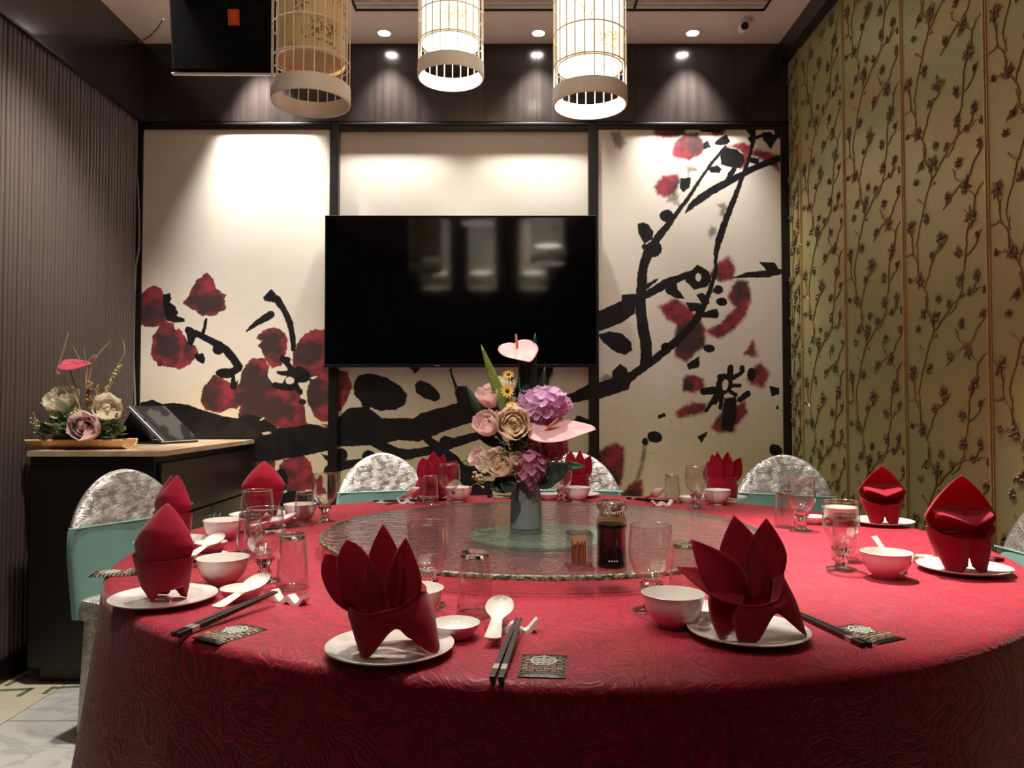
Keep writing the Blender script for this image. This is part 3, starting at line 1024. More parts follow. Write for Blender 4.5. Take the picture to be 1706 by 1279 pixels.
# unidentified flat panel built as a screen case, tilted down to the room
ys_ = 3.02
pa = ony(283, 117, ys_)
pb = ony(498, 125, ys_)
wS = (pb - pa).length
hS, dS = 0.62, 0.030
sp = thing('hanging_screen', 'flat black screen case hanging from the ceiling with an orange sticker', 'screen', ((pa.x + pb.x) / 2, ys_, (pa.z + pb.z) / 2))
sp.rotation_euler = (math.radians(11), math.radians(1.6), math.radians(-3))
sb = MB().rbox((0, dS / 2 + 0.012, hS / 2), (wS, dS, hS), 0.008).build('cabinet', M['black'], sp, False)
MB().rbox((0, 0.004, hS / 2), (wS - 0.012, 0.018, hS - 0.012), 0.007).build('front_panel', M['black_cloth'], sp, False)
MB().rbox((0, 0.01, -0.004), (wS, 0.022, 0.008), 0.002).build('bottom_strip', M['white_paint'], sp, False)
q = ony(394, 38, ys_) - Vector(sp.location)
M['sticker'] = mat('orange_sticker', (206, 74, 38), 0.5, var=0.03)
st = MB().rbox((q.x + 0.002, -0.0062, q.z / math.cos(math.radians(11))), (0.046, 0.002, 0.060), 0.0008).build('sticker', M['sticker'], sp, False)
lm = MB()
for r in range(5):
    lm.rbox((q.x + 0.002, -0.0075, q.z / math.cos(math.radians(11)) + 0.016 - r * 0.008), (0.022, 0.0008, 0.003), 0.0002)
lm.build('sticker_print', mat('sticker_print', (226, 140, 80), 0.5), st, False)
q = ony(345, -3, ys_) - Vector(sp.location)
MB().rbox((q.x, -0.0065, q.z / math.cos(math.radians(11)) + 0.004), (0.175, 0.003, 0.045), 0.001).build('badge', mat('grey_badge', (150, 140, 130), 0.5), sp, False)
br = MB()
br.tube([(-wS / 2 + 0.01, 0.03, hS * 0.60), (-wS / 2 - 0.022, 0.03, hS * 0.60), (-wS / 2 - 0.022, 0.03, hS + 0.06)], 0.011, 10)
br.tube([(wS / 2 - 0.01, 0.03, hS * 0.60), (wS / 2 + 0.022, 0.03, hS * 0.60), (wS / 2 + 0.022, 0.03, hS + 0.06)], 0.011, 10)
br.build('bracket', M['chrome'], sp)
MB().tube([(-wS / 2 - 0.03, 0.03, hS + 0.03), (wS / 2 + 0.03, 0.03, hS + 0.03), ], 0.012, 10).build('cross_bar', M['chrome'], sp)
# cable from the hanging screen to the corner, then down the corner
c1 = [ony(272, 32, 3.25), ony(262, 48, 3.5), ony(250, 60, 3.8), ony(238, 67, 4.1), ony(228, 71, 4.25)]
c1 = [Vector((a.x, a.y, min(a.z, CEIL - 0.006))) for a in c1]
tag(MB().tube(c1, 0.004, 6).build('screen_cable', M['wire']), 'thin grey cable running from the hanging screen to the ceiling corner', 'cable')
c2 = []
for i, py in enumerate(range(78, 700, 26)):
    a = ony(228 - (py - 72) * 0.008 + 2.2 * math.sin(py * 0.02) + (4 if 300 < py < 430 else 0), py, D - 0.068)
    a.x = max(a.x, XL + 0.012)
    c2.append(a)
tag(MB().tube(c2, 0.0055, 7).build('corner_cable', M['wire']), 'grey cable hanging down the left room corner beside the mural', 'cable')

# ------------------------------------------------------------------ birdcage lanterns
M['cage'] = mat('white_bamboo', (230, 222, 208), 0.55, var=0.05)
def shade_mat(name, lit):
    N = Nodes(name)
    v = N.coord('Object')
    sxyz = N.new('ShaderNodeSeparateXYZ')
    N.link(v, sxyz.inputs[0])
    patch = N.smooth(N.noise(10, 2, v, 0.5), 0.52, 0.58)
    dots = N.smooth(N.noise(85, 3, v, 0.6), 0.49, 0.56)
    low = N.smooth(sxyz.outputs[2], 0.42, 0.26)
    pr = N.math('MULTIPLY', N.math('MULTIPLY', patch, dots), low)
    if lit:
        glow = N.mix(N.smooth(sxyz.outputs[2], 0.17, 0.30), (1.0, 0.86, 0.56, 1), (1.0, 0.94, 0.80, 1))
        col = N.mix(N.math('MULTIPLY', pr, 0.85), glow, (0.34, 0.22, 0.10, 1))
        N.link(col, N.b.inputs['Emission Color'])
        N.b.inputs['Emission Strength'].default_value = 0.88
        N.b.inputs['Base Color'].default_value = lin((235, 225, 200))
    else:
        N.link(N.mix(N.math('MULTIPLY', pr, 0.85), lin((214, 186, 140)), lin((96, 76, 48))), N.b.inputs['Base Color'])
    N.b.inputs['Roughness'].default_value = 0.8
    return N.m
M['shade_lit'] = shade_mat('lit_paper_shade', True)
M['shade_off'] = shade_mat('unlit_paper_shade', False)
M['diff_lit'] = emitter('lantern_diffuser', (255, 244, 228), 10.0)
M['diff_off'] = mat('lantern_diffuser_off', (208, 178, 128), 0.7)
LR = 0.127
bar_me = MB().tube([(0, 0, 0.03), (0, 0, 0.62)], 0.0021, 6).mesh('bar', M['cage'])
def ring(r, z, tr=0.0024, n=44):
    return MB().tube([(r * math.cos(2 * PI * i / n), r * math.sin(2 * PI * i / n), z) for i in range(n)], tr, 6, close=True)
hoop_me = ring(LR, 0.0).mesh('hoop', M['cage'])
band_me = MB().lathe([(LR + 0.002, 0.0), (LR + 0.004, 0.010), (LR + 0.003, 0.02), (LR + 0.004, 0.030), (LR + 0.003, 0.04), (LR + 0.003, 0.056),
                      (LR - 0.003, 0.056), (LR - 0.003, 0.0), (LR + 0.002, 0.0)], 56, caps=False).mesh('bottom_band', M['cage'])
rib_me = MB().tube([(LR, 0, 0.61), (LR * 0.93, 0, 0.65), (LR * 0.7, 0, 0.685), (LR * 0.4, 0, 0.702), (0.015, 0, 0.708)], 0.0021, 6).mesh('top_rib', M['cage'])
def lantern(x, y, z0, lit, label):
    t = thing('birdcage_lantern', label, 'lantern', (x, y, z0), random.uniform(0, 1), group='birdcage pendant lanterns')
    link('bottom_band', band_me, t)
    for i in range(24):
        a = 2 * PI * (i + 0.5) / 24
        link('bar', bar_me, t, (LR * math.cos(a), LR * math.sin(a), 0))
    for h in (0.135, 0.245, 0.36, 0.48, 0.615):
        link('hoop', hoop_me, t, (0, 0, h))
    r2 = LR - 0.014
    MB().lathe([(r2, 0.135), (r2, 0.60)], 48, caps=False).build('shade', M['shade_lit' if lit else 'shade_off'], t)
    ring(r2, 0.135, 0.003).build('shade_rim', M['cage'], t)
    MB().lathe([(0.0, 0.146), (r2 - 0.004, 0.146), (r2 - 0.004, 0.150), (0.0, 0.150)], 40, caps=False).build('diffuser', M['diff_lit' if lit else 'diff_off'], t)
    for i in range(12):
        link('top_rib', rib_me, t, (0, 0, 0), (0, 0, 2 * PI * i / 12))
    MB().lathe([(0.0, 0.70), (0.022, 0.70), (0.026, 0.71), (0.018, 0.73), (0.008, 0.742), (0.0, 0.742)], 20, caps=False).build('top_knob', M['cage'], t)
    MB().tube([(0, 0, 0.73), (0, 0, CEIL - z0 - 0.02)], 0.004, 8).build('cord', M['cage'], t)
    MB().lathe([(0.0, CEIL - z0), (0.045, CEIL - z0), (0.045, CEIL - z0 - 0.02), (0.0, CEIL - z0 - 0.025)], 24, caps=False).build('ceiling_cup', M['cage'], t)
    return t
def lan(px, py, wpx, lit, label):
    Y = 2 * LR * F / wpx
    a = ony(px, py, Y)
    return lantern(a.x, Y, a.z, lit, label)
lan(518, 173, 128, False, 'unlit beige birdcage lantern beside the black hanging screen')
lan(751, 131, 109, True, 'lit birdcage lantern in the middle of the three, smallest in view')
lan(983, 177, 122, True, 'lit birdcage lantern on the right, nearest the security camera')
for x, l in ((-0.68, 'left'), (-0.27, 'middle'), (0.19, 'right')):
    lantern(x, 1.62, 2.14, True, 'lit birdcage lantern above the frame, %s of the three mirrored in the television' % l)

# ------------------------------------------------------------------ television
yt = D - 0.10
a, b = ony(542, 360.5, yt), ony(995, 611.5, yt)
tw, th = b.x - a.x, a.z - b.z
tv = thing('television', 'large flat black television on the middle mural panel', 'television', ((a.x + b.x) / 2, yt, (a.z + b.z) / 2))
tv.rotation_euler = (math.radians(0.6), 0, 0)
MB().rbox((0, 0.022, 0), (tw, 0.036, th), 0.004).build('back_case', M['black'], tv, False)
M['screen'] = mat('tv_screen', (5, 5, 7), 0.07, var=0.02, spec=0.55)
MB().rbox((0, 0.002, 0.005), (tw - 0.012, 0.004, th - 0.022), 0.0012).build('screen', M['screen'], tv, False)
bz = MB()
bz.rbox((0, 0.003, th / 2 - 0.003), (tw, 0.01, 0.006), 0.0015)
bz.rbox((-tw / 2 + 0.003, 0.003, 0), (0.006, 0.01, th), 0.0015)
bz.rbox((tw / 2 - 0.003, 0.003, 0), (0.006, 0.01, th), 0.0015)
bz.rbox((0, 0.002, -th / 2 + 0.008), (tw, 0.012, 0.016), 0.002)
bz.build('bezel', mat('tv_bezel', (40, 40, 42), 0.25, 0.6), tv, False)
MB().rbox((0, 0.003, th / 2 + 0.0005), (tw, 0.03, 0.003), 0.001).build('top_edge', M['steel'], tv, False)
MB().rbox((-0.13, -0.0045, -th / 2 + 0.008), (0.03, 0.002, 0.006), 0.0008).build('logo_plate', M['steel'], tv, False)
MB().rbox((0, 0.056, 0), (0.4, 0.034, 0.35), 0.004).build('wall_bracket', M['black'], tv, False)
MB().tube([(-0.06, 0.05, -th / 2 + 0.03), (-0.055, 0.055, -th / 2 - 0.04), (-0.03, 0.07, -th / 2 - 0.13), (-0.02, 0.078, -th / 2 - 0.2)], 0.004, 6).build('power_cable', M['black'], tv)

# ------------------------------------------------------------------ sideboard with worktop
yc1 = 3.15
sx0, sx1 = onz(48, 751, 0.948).x, onz(271, 751, 0.948).x
sx0, sx1 = -1.985, -1.435
zc = 0.948
ct = MB().prism([(sx0, yc1), (sx1 - 0.02, yc1), (sx1, yc1 + 0.03), (sx1, D - 0.052), (sx0, D - 0.052)], zc - 0.022, zc).build(
    'worktop', None, None, False)
def worktop_mat():
    N = Nodes('beige_stone')
    v = N.coord('Object')
    n = N.noise(7, 5, N.coord('Object', (1, 0.35, 1)), 0.6, 0.8)
    N.link(N.mix(N.smooth(n, 0.35, 0.65), lin((186, 158, 126)), lin((222, 198, 164))), N.b.inputs['Base Color'])
    N.b.inputs['Roughness'].default_value = 0.22
    return N.m
ct.data.materials.append(worktop_mat())
tag(ct, 'beige stone worktop with a clipped corner on the dark sideboard', 'worktop')
M['cab'] = mat('espresso_lacquer', (33, 24, 23), 0.34, var=0.2, vscale=4, stretch=(6, 6, 0.6))
M['cab_body'] = mat('espresso_carcass', (17, 14, 14), 0.45)
cb = thing('sideboard', 'dark brown sideboard standing against the slatted wall', 'sideboard', ((sx0 + sx1) / 2, (yc1 + D) / 2, 0))
X0, X1 = sx0 + 0.012 - cb.location.x, sx1 - 0.03 - cb.location.x
Y0, Y1 = yc1 + 0.02 - cb.location.y, D - 0.055 - cb.location.y
ztop = zc - 0.023
MB().bounds((X0, Y0, 0.07), (X1, Y1, ztop)).build('carcass', M['cab_body'], cb, False)
MB().bounds((X0 + 0.03, Y0 + 0.03, 0.0), (X1 - 0.02, Y1, 0.07)).build('plinth', M['black'], cb, False)
MB().rbox(((X0 + X1) / 2, Y0 - 0.007, (0.07 + ztop) / 2), (X1 - X0, 0.014, ztop - 0.07), 0.003).build('end_panel', M['cab_body'], cb, False)
ym = (Y0 + Y1) / 2
knob_me = MB().lathe([(0.0, 0.0), (0.006, 0.0), (0.005, 0.010), (0.010, 0.016), (0.010, 0.022), (0.0, 0.024)], 16, caps=False).mesh('knob', M['chrome'])
for (ya, yb_, za, zb, nm) in ((Y0 + 0.012, Y1 - 0.01, 0.665, ztop - 0.03, 'drawer'), (Y0 + 0.012, ym - 0.002, 0.085, 0.655, 'door'), (ym + 0.002, Y1 - 0.01, 0.085, 0.655, 'door')):
    d = MB().rbox((X1 + 0.009, (ya + yb_) / 2, (za + zb) / 2), (0.018, yb_ - ya, zb - za), 0.002).build(nm, M['cab'], cb, False)
    if nm == 'door':
        ky = yb_ - 0.035 if ya < ym - 0.1 else ya + 0.035
        link('knob', knob_me, d, (X1 + 0.018, ky, zb - 0.045), (0, PI / 2, 0))

# tablet on a folding stand
def tabp(px, py, Y):
    return ony(px, py, Y)
BLp = Vector((-1.690, 3.72, zc)); BRp = Vector((-1.615, 3.955, zc))
edge_d = (BRp - BLp).normalized()
nrm = Vector((-edge_d.y, edge_d.x, 0))       # away from the screen side
if nrm.x > 0:
    nrm = -nrm
up = (nrm * 0.215 + Vector((0, 0, 0.172)))
tl = up.length
tb = thing('tablet', 'black tablet propped on a folding case on the sideboard', 'tablet', BLp + Vector((0, 0, 0.006)))
xa, ya_, za_ = edge_d, up.normalized(), edge_d.cross(up.normalized())
if za_.z < 0:
    za_ = -za_
R3 = Matrix((xa, ya_, za_)).transposed().to_4x4()
L = (BRp - BLp).length
mb = MB().rbox((L / 2, tl / 2, 0.006), (L, tl, 0.009), 0.003)
mb.xform(R3).build('tablet_body', M['steel'], tb, False)
MB().rbox((L / 2, tl / 2, 0.011), (L - 0.006, tl - 0.006, 0.002), 0.0008).xform(R3).build('screen', mat('tablet_glass', (16, 16, 18), 0.06, spec=0.8), tb, False)
MB().rbox((L / 2, tl / 2, -0.002), (L + 0.006, tl + 0.006, 0.006), 0.002).xform(R3).build('case_back', M['black'], tb, False)
topc = nrm * 0.215 + Vector((0, 0, 0.166))
f0 = topc * 0.9
wv = edge_d * L
foot = nrm * 0.30
mb = MB()
mb.add([f0, f0 + wv, foot + wv + Vector((0, 0, 0.003)), foot + Vector((0, 0, 0.003)), f0 - nrm * 0.006, f0 - nrm * 0.006 + wv, foot - nrm * 0.006 + wv, foot - nrm * 0.006],
       [(0, 1, 2, 3), (7, 6, 5, 4), (0, 4, 5, 1), (1, 5, 6, 2), (2, 6, 7, 3), (3, 7, 4, 0)])
mb.build('case_stand', M['black'], tb, False)
MB().bounds((0, 0, 0), (0.001, 0.001, 0.001))
mb = MB()
mb.add([Vector((0, 0, 0.002)), wv + Vector((0, 0, 0.002)), wv + foot + Vector((0, 0, 0.002)), foot + Vector((0, 0, 0.002)),
        Vector((0, 0, 0)), wv, wv + foot, foot], [(0, 1, 2, 3), (7, 6, 5, 4), (0, 4, 5, 1), (1, 5, 6, 2), (2, 6, 7, 3), (3, 7, 4, 0)])
mb.build('case_base', M['black'], tb, False)

# ------------------------------------------------------------------ round table and cloth
def cloth_mat():
    N = Nodes('red_jacquard')
    v = N.coord('Object')
    n = N.noise(9.0, 3, v, 0.55, 0.8)
    con = N.math('SINE', N.math('MULTIPLY', n, 110.0))
    n2 = N.noise(2.2, 2, v, 0.5)
    reg = N.smooth(n2, 0.42, 0.56)
    wv = N.noise(420, 2, v)
    pat = N.math('MULTIPLY', N.smooth(con, -0.4, 0.7), 0.75)
    big = N.smooth(N.math('SINE', N.math('MULTIPLY', n, 42.0)), -0.2, 0.5)
    pat = N.math('ADD', pat, N.math('MULTIPLY', N.math('MULTIPLY', big, reg), 0.25))
    c = N.mix(pat, lin((142, 10, 37)), lin((184, 25, 56)))
    c = N.mix(N.math('MULTIPLY', wv, 0.25), c, lin((128, 8, 28)))
    N.link(c, N.b.inputs['Base Color'])
    rr = N.math('MULTIPLY_ADD', pat, -0.20, 0.60)
    N.link(rr, N.b.inputs['Roughness'])
    N.b.inputs['Sheen Weight'].default_value = 0.25
    N.b.inputs['Sheen Roughness'].default_value = 0.4
    N.b.inputs['Specular IOR Level'].default_value = 0.35
    N.bump(N.math('ADD', pat, N.math('MULTIPLY', wv, 0.4)), 0.38, 0.0022)
    return N.m
M['cloth'] = cloth_mat()
tb_ = thing('round_table', 'large round banquet table under the red tablecloth', 'table', (TC[0], TC[1], 0))
MB().lathe([(0.0, TZ - 0.035), (TR - 0.012, TZ - 0.035), (TR - 0.006, TZ - 0.02), (TR - 0.012, TZ - 0.005), (0.0, TZ - 0.005)], 72, caps=False).build('tabletop', M['dark_wood'], tb_)
MB().lathe([(0.0, 0.0), (0.42, 0.0), (0.42, 0.03), (0.12, 0.06), (0.10, 0.12), (0.10, 0.62), (0.25, TZ - 0.035), (0.0, TZ - 0.035)], 40, caps=False).build('pedestal', M['dark_wood'], tb_)
rnd = [random.uniform(0, 6.28) for _ in range(6)]
def cloth_pt(r, dz, a):
    return
nseg = 240
rings = [0.0001] + list(np.linspace(0.08, TR - 0.02, 14))
prof = [(r, 0.0) for r in rings] + [(TR - 0.008, -0.0015), (TR, -0.006), (TR + 0.005, -0.014), (TR + 0.0075, -0.03)]
nd = 18
for i in range(1, nd + 1):
    t = i / nd
    prof.append((TR + 0.0075 + 0.085 * t, -0.03 - (TZ - 0.05) * t))
vs, fs = [], []
for j, (r, z) in enumerate(prof):
    t = max(0.0, -z - 0.02) / TZ
    for i in range(nseg):
        a = 2 * PI * i / nseg
        f = 0.5 * math.sin(17 * a + rnd[0] + 0.6 * math.sin(3 * a + rnd[3])) + 0.35 * math.sin(11 * a + rnd[1]) + 0.25 * math.sin(29 * a + rnd[2])
        rr = r + 0.040 * f * t ** 1.3
        vs.append((rr * math.cos(a), rr * math.sin(a), TZ + z))
for j in range(len(prof) - 1):
    for i in range(nseg):
        i2 = (i + 1) % nseg
        fs.append((j * nseg + i, j * nseg + i2, (j + 1) * nseg + i2, (j + 1) * nseg + i))
cl = MB().add(vs, fs).build('tablecloth', M['cloth'], None, 'all', (TC[0], TC[1], 0))
tag(cl, 'red jacquard tablecloth draped over the round table to the floor', 'tablecloth')

# lazy susan
SZ = 0.792
SCN = (0.085, 2.145)
su = thing('lazy_susan', 'round rippled glass turntable in the middle of the table', 'turntable', (SCN[0], SCN[1], TZ))
hz = SZ - TZ
M['ripple'] = glass_thin('rippled_glass', (0.74, 0.74, 0.68), 0.12, 0.80, 2.2, 0.06, (36.0, 0.9, 0.009), haze=0.04)
def edge_glass():
    N = Nodes('green_glass_edge')
    v = N.coord('Object')
    n = N.smooth(N.noise(90, 3, v, 0.7), 0.35, 0.65)
    N.link(N.mix(n, lin((46, 66, 46)), lin((150, 160, 130))), N.b.inputs['Base Color'])
    N.b.inputs['Roughness'].default_value = 0.15
    N.bump(n, 0.6, 0.004)
    return N.m
MB().lathe([(0.0, hz), (0.597, hz)], 96, caps=False).build('glass_top', M['ripple'], su, 'all')
MB().lathe([(0.597, hz), (0.601, hz - 0.002), (0.602, hz - 0.006), (0.600, hz - 0.0115), (0.594, hz - 0.013)], 120, caps=False).build('glass_rim', edge_glass(), su)
MB().lathe([(0.0, 0.022), (0.205, 0.022), (0.205, 0.026), (0.0, 0.026)], 60, caps=False).build('green_disc', mat('green_frosted_disc', (116, 160, 134), 0.6, var=0.15, vscale=20), su)
MB().lathe([(0.0, 0.001), (0.20, 0.001), (0.20, 0.012), (0.16, 0.016), (0.15, 0.0215), (0.0, 0.0215)], 48, caps=False).build('bearing_base', M['steel'], su)

# ------------------------------------------------------------------ covered chairs
def silver_mat():
    N = Nodes('silver_brocade')
    v = N.coord('Object')
    n = N.noise(22, 4, v, 0.6, 1.5)
    w = N.math('SINE', N.math('MULTIPLY', n, 55.0))
    c = N.mix(N.smooth(w, -0.6, 0.8), lin((188, 185, 178)), lin((224, 222, 217)))
    N.link(c, N.b.inputs['Base Color'])
    N.b.inputs['Roughness'].default_value = 0.34
    N.b.inputs['Metallic'].default_value = 0.7
    N.bump(N.math('ADD', N.math('MULTIPLY', w, 0.5), N.math('MULTIPLY', N.noise(9, 4, v, 0.6), 9.0)), 0.45, 0.005)
    return N.m
M['silver'] = silver_mat()
CW, CTOP, CSPLIT = 0.46, 0.892, 0.705
def chair_proto():
    t = thing('banquet_chair', 'x', 'chair', group='covered banquet chairs round the table')
    def outline(z):
        # half width of the padded back at height z: straight sides, then an arch
        z0 = 0.60
        if z <= z0:
            return CW / 2 - 0.012 * (z0 - z)
        u = (z - z0) / (CTOP - z0)
        return CW / 2 * max(0.0, 1 - u ** 2.1) ** 0.55
    def back(z0, z1, grow, nm, m):
        mb = MB()
        nv, nu = 26, 40
        zs = [z0 + (z1 - z0) * (1 - (1 - j / nv) ** 1.9) for j in range(nv + 1)]
        ring_v = []
        for z in zs:
            w = outline(min(z, CTOP - 1e-5)) + grow
            th = 0.026 * min(1.0, (outline(min(z, CTOP - 1e-5)) / 0.05) ** 0.5 + 0.12) + grow
            lean = 0.16 * (z - 0.45)
            row = []
            for i in range(nu):
                a = 2 * PI * i / nu
                ca, sa = math.cos(a), math.sin(a)
                x = w * math.copysign(abs(ca) ** 0.35, ca)
                y = th * math.copysign(abs(sa) ** 0.6, sa) + lean
                y += 0.22 * (x * x - 0.02) * -1.0              # back is gently dished towards the sitter
                row.append((x, y, z))
            ring_v.append(row)
        vs = [p for r_ in ring_v for p in r_]
        fs = [(j * nu + i, j * nu + (i + 1) % nu, (j + 1) * nu + (i + 1) % nu, (j + 1) * nu + i) for j in range(nv) for i in range(nu)]
        fs += [tuple(range(nu - 1, -1, -1)), tuple(nv * nu + i for i in range(nu))]
        return mb.add(vs, fs).build(nm, m, t)
    back(0.40, CSPLIT, 0.004, 'back_sash', M['teal'])
    sh = back(CSPLIT - 0.01, CTOP, 0.0, 'back_cover', M['silver'])
    # stitched piping round the arch
    pts = []
    for i in range(41):
        u = -1 + 2 * i / 40
        zz = CTOP - (CTOP - CSPLIT) * abs(u) ** 2.2
        w = outline(min(zz, CTOP - 1e-4)) * (1 if u > 0 else -1)
        if abs(u) < 0.02:
            w = 0
        pts.append((w, 0.16 * (zz - 0.45) - 0.22 * (w * w - 0.02) - 0.008, zz))
    MB().tube(pts, 0.0045, 6).build('piping', M['silver'], t)
    MB().tube([(-CW / 2 - 0.006, 0.16 * (CSPLIT - .45) - 0.031, CSPLIT), (-0.1, 0.16 * (CSPLIT - .45) - 0.026, CSPLIT), (0.1, 0.16 * (CSPLIT - .45) - 0.026, CSPLIT), (CW / 2 + 0.006, 0.16 * (CSPLIT - .45) - 0.031, CSPLIT)], 0.004, 6).build('sash_hem', M['teal'], t)
    MB().rbox((0, -0.17, 0.43), (0.44, 0.38, 0.08), 0.03).build('seat', M['silver'], t)
    sk = MB()
    def skirt(u, v):
        a = 2 * PI * u
        ca, sa = math.cos(a), math.sin(a)
        k = 1 + 0.05 * v + 0.02 * v * math.sin(22 * a)
        return (0.218 * k * math.copysign(abs(ca) ** 0.45, ca), -0.17 + 0.185 * k * math.copysign(abs(sa) ** 0.45, sa), 0.42 - 0.40 * v)
    sk.grid(skirt, 88, 6, True)
    sk.build('skirt', M['silver'], t)
    for sx in (-1, 1):
        for sy in (-0.33, -0.02):
            MB().tube([(sx * 0.18, sy, 0.0), (sx * 0.175, sy, 0.40)], 0.016, 8).build('leg', M['steel'], t)
    return t
ch0 = chair_proto()
def chair(x, y, look, label, first=False):
    r = math.atan2(look[1] - y, look[0] - x) + PI / 2       # seat side (-y) turned to the table
    if first:
        ch0.location = (x, y, 0)
        ch0.rotation_euler = (0, 0, r)
        ch0['label'] = label
        return ch0
    return dup(ch0, (x, y, 0), (0, 0, r), label)
chair(-0.64, 3.85, (-0.10, 2.2), 'silver covered chair left of the flower vase, behind the table', True)
chair(0.32, 3.88, (0.136, 2.2), 'silver covered chair half hidden behind the flower vase')
chair(1.30, 3.70, (0.55, 2.2), 'silver covered chair in the far right corner, before the mural frame')
chair(-1.40, 2.86, (-0.50, 2.35), 'silver covered chair with teal sash in front of the sideboard')
ce_ = chair(1.462, 2.12, (0.30, 2.12), 'silver covered chair cut by the right edge of the picture')
for c_ in ce_.children:                                   # tucked in: its shallow seat stops at the cloth
    if c_.name.split('.')[0] in ('seat', 'skirt', 'leg'):
        c_.scale.y = 0.3
# chair origins sit at the foot of the back; pull the last one off the wall
bpy.context.view_layer.update()

# ------------------------------------------------------------------ tableware prototypes
def proto(o):
    return o
def mk_plate():
    p = [(0.0, 0.003), (0.050, 0.003), (0.052, 0.0), (0.056, 0.0), (0.060, 0.003), (0.082, 0.006), (0.096, 0.0115), (0.0985, 0.0130), (0.0985, 0.0145),
         (0.095, 0.0140), (0.084, 0.0095), (0.070, 0.0065), (0.060, 0.0060), (0.0, 0.0060)]
    return MB().lathe(p, 64, caps=False).mesh('side_plate', M['porcelain'])
def mk_bowl():
    p = [(0.0, 0.004), (0.022, 0.004), (0.023, 0.0), (0.026, 0.0), (0.027, 0.005), (0.038, 0.014), (0.047, 0.028), (0.052, 0.045), (0.0535, 0.056), (0.0545, 0.0575),
         (0.0530, 0.0580), (0.0515, 0.055), (0.049, 0.044), (0.044, 0.029), (0.035, 0.017), (0.020, 0.010), (0.0, 0.008)]
    return MB().lathe(p, 56, caps=False).mesh('soup_bowl', M['porcelain'])
def mk_dish():
    p = [(0.0, 0.003), (0.022, 0.003), (0.023, 0.0), (0.026, 0.0), (0.030, 0.005), (0.037, 0.013), (0.0405, 0.022), (0.0415, 0.0245), (0.0400, 0.0250),
         (0.0375, 0.021), (0.033, 0.013), (0.024, 0.008), (0.0, 0.006)]
    return MB().lathe(p, 48, caps=False).mesh('sauce_dish', M['porcelain'])
M['glass'] = glass_thin('clear_glass', (0.96, 0.96, 0.955), 0.055, 0.9, 2.6, 0.03)
M['rim_glass'] = glass_thin('bright_glass_rim', (0.9, 0.9, 0.9), 0.30, 0.6, 1.5, 0.12, haze=0.10)
def torus(r, z, tr, n=44):
    return MB().tube([(r * math.cos(2 * PI * i / n), r * math.sin(2 * PI * i / n), z) for i in range(n)], tr, 6, close=True)
def thick_glass():
    N = Nodes('thick_glass')
    N.b.inputs['Base Color'].default_value = (0.97, 0.97, 0.97, 1)
    N.b.inputs['Roughness'].default_value = 0.02
    N.b.inputs['Transmission Weight'].default_value = 1.0
    N.b.inputs['IOR'].default_value = 1.46
    return N.m
M['thick_glass'] = thick_glass()
def mk_goblet(t):
    bowl = [(0.0, 0.056), (0.014, 0.057), (0.024, 0.063), (0.033, 0.075), (0.039, 0.090), (0.0415, 0.106), (0.0415, 0.120), (0.0395, 0.142), (0.0380, 0.158), (0.0372, 0.1590),
            (0.0366, 0.158), (0.0382, 0.141), (0.0400, 0.119), (0.0400, 0.107), (0.0375, 0.091), (0.031, 0.077), (0.022, 0.066), (0.010, 0.061), (0.0, 0.060)]
    MB().lathe(bowl, 48, caps=False).build('bowl', M['glass'], t)
    torus(0.0374, 0.1585, 0.0009).build('rim', M['rim_glass'], t)
    stem = [(0.0, 0.004), (0.016, 0.006), (0.012, 0.012), (0.0145, 0.018), (0.013, 0.024), (0.010, 0.030), (0.014, 0.037), (0.020, 0.046), (0.022, 0.052), (0.016, 0.056), (0.0, 0.057)]
    MB().lathe(stem, 20, caps=False, flute=(10, 0.06)).build('stem', M['thick_glass'], t, False)
    MB().lathe([(0.0, 0.0), (0.034, 0.0), (0.035, 0.0015), (0.032, 0.003), (0.018, 0.006), (0.0, 0.008)], 40, caps=False).build('foot', M['glass'], t)
    torus(0.0345, 0.0014, 0.0011).build('foot_edge', M['rim_glass'], t)
def mk_tumbler(t):
    wall = [(0.0338, 0.0), (0.0343, 0.001), (0.0335, 0.010), (0.0275, 0.104), (0.0265, 0.110), (0.0240, 0.113), (0.0, 0.113)]
    MB().lathe(wall + [(0.0, 0.1005), (0.0235, 0.1000), (0.0255, 0.096), (0.0318, 0.010), (0.0326, 0.0), (0.0338, 0.0)], 44, caps=False).build('wall', M['glass'], t)
    MB().lathe([(0.0, 0.102), (0.0245, 0.102), (0.0262, 0.106), (0.0250, 0.111), (0.0, 0.112)], 36, caps=False).build('thick_base', M['thick_glass'], t)
    torus(0.0335, 0.0011, 0.0010).build('rim', M['rim_glass'], t)
    torus(0.0258, 0.1105, 0.0013).build('base_edge', M['rim_glass'], t)
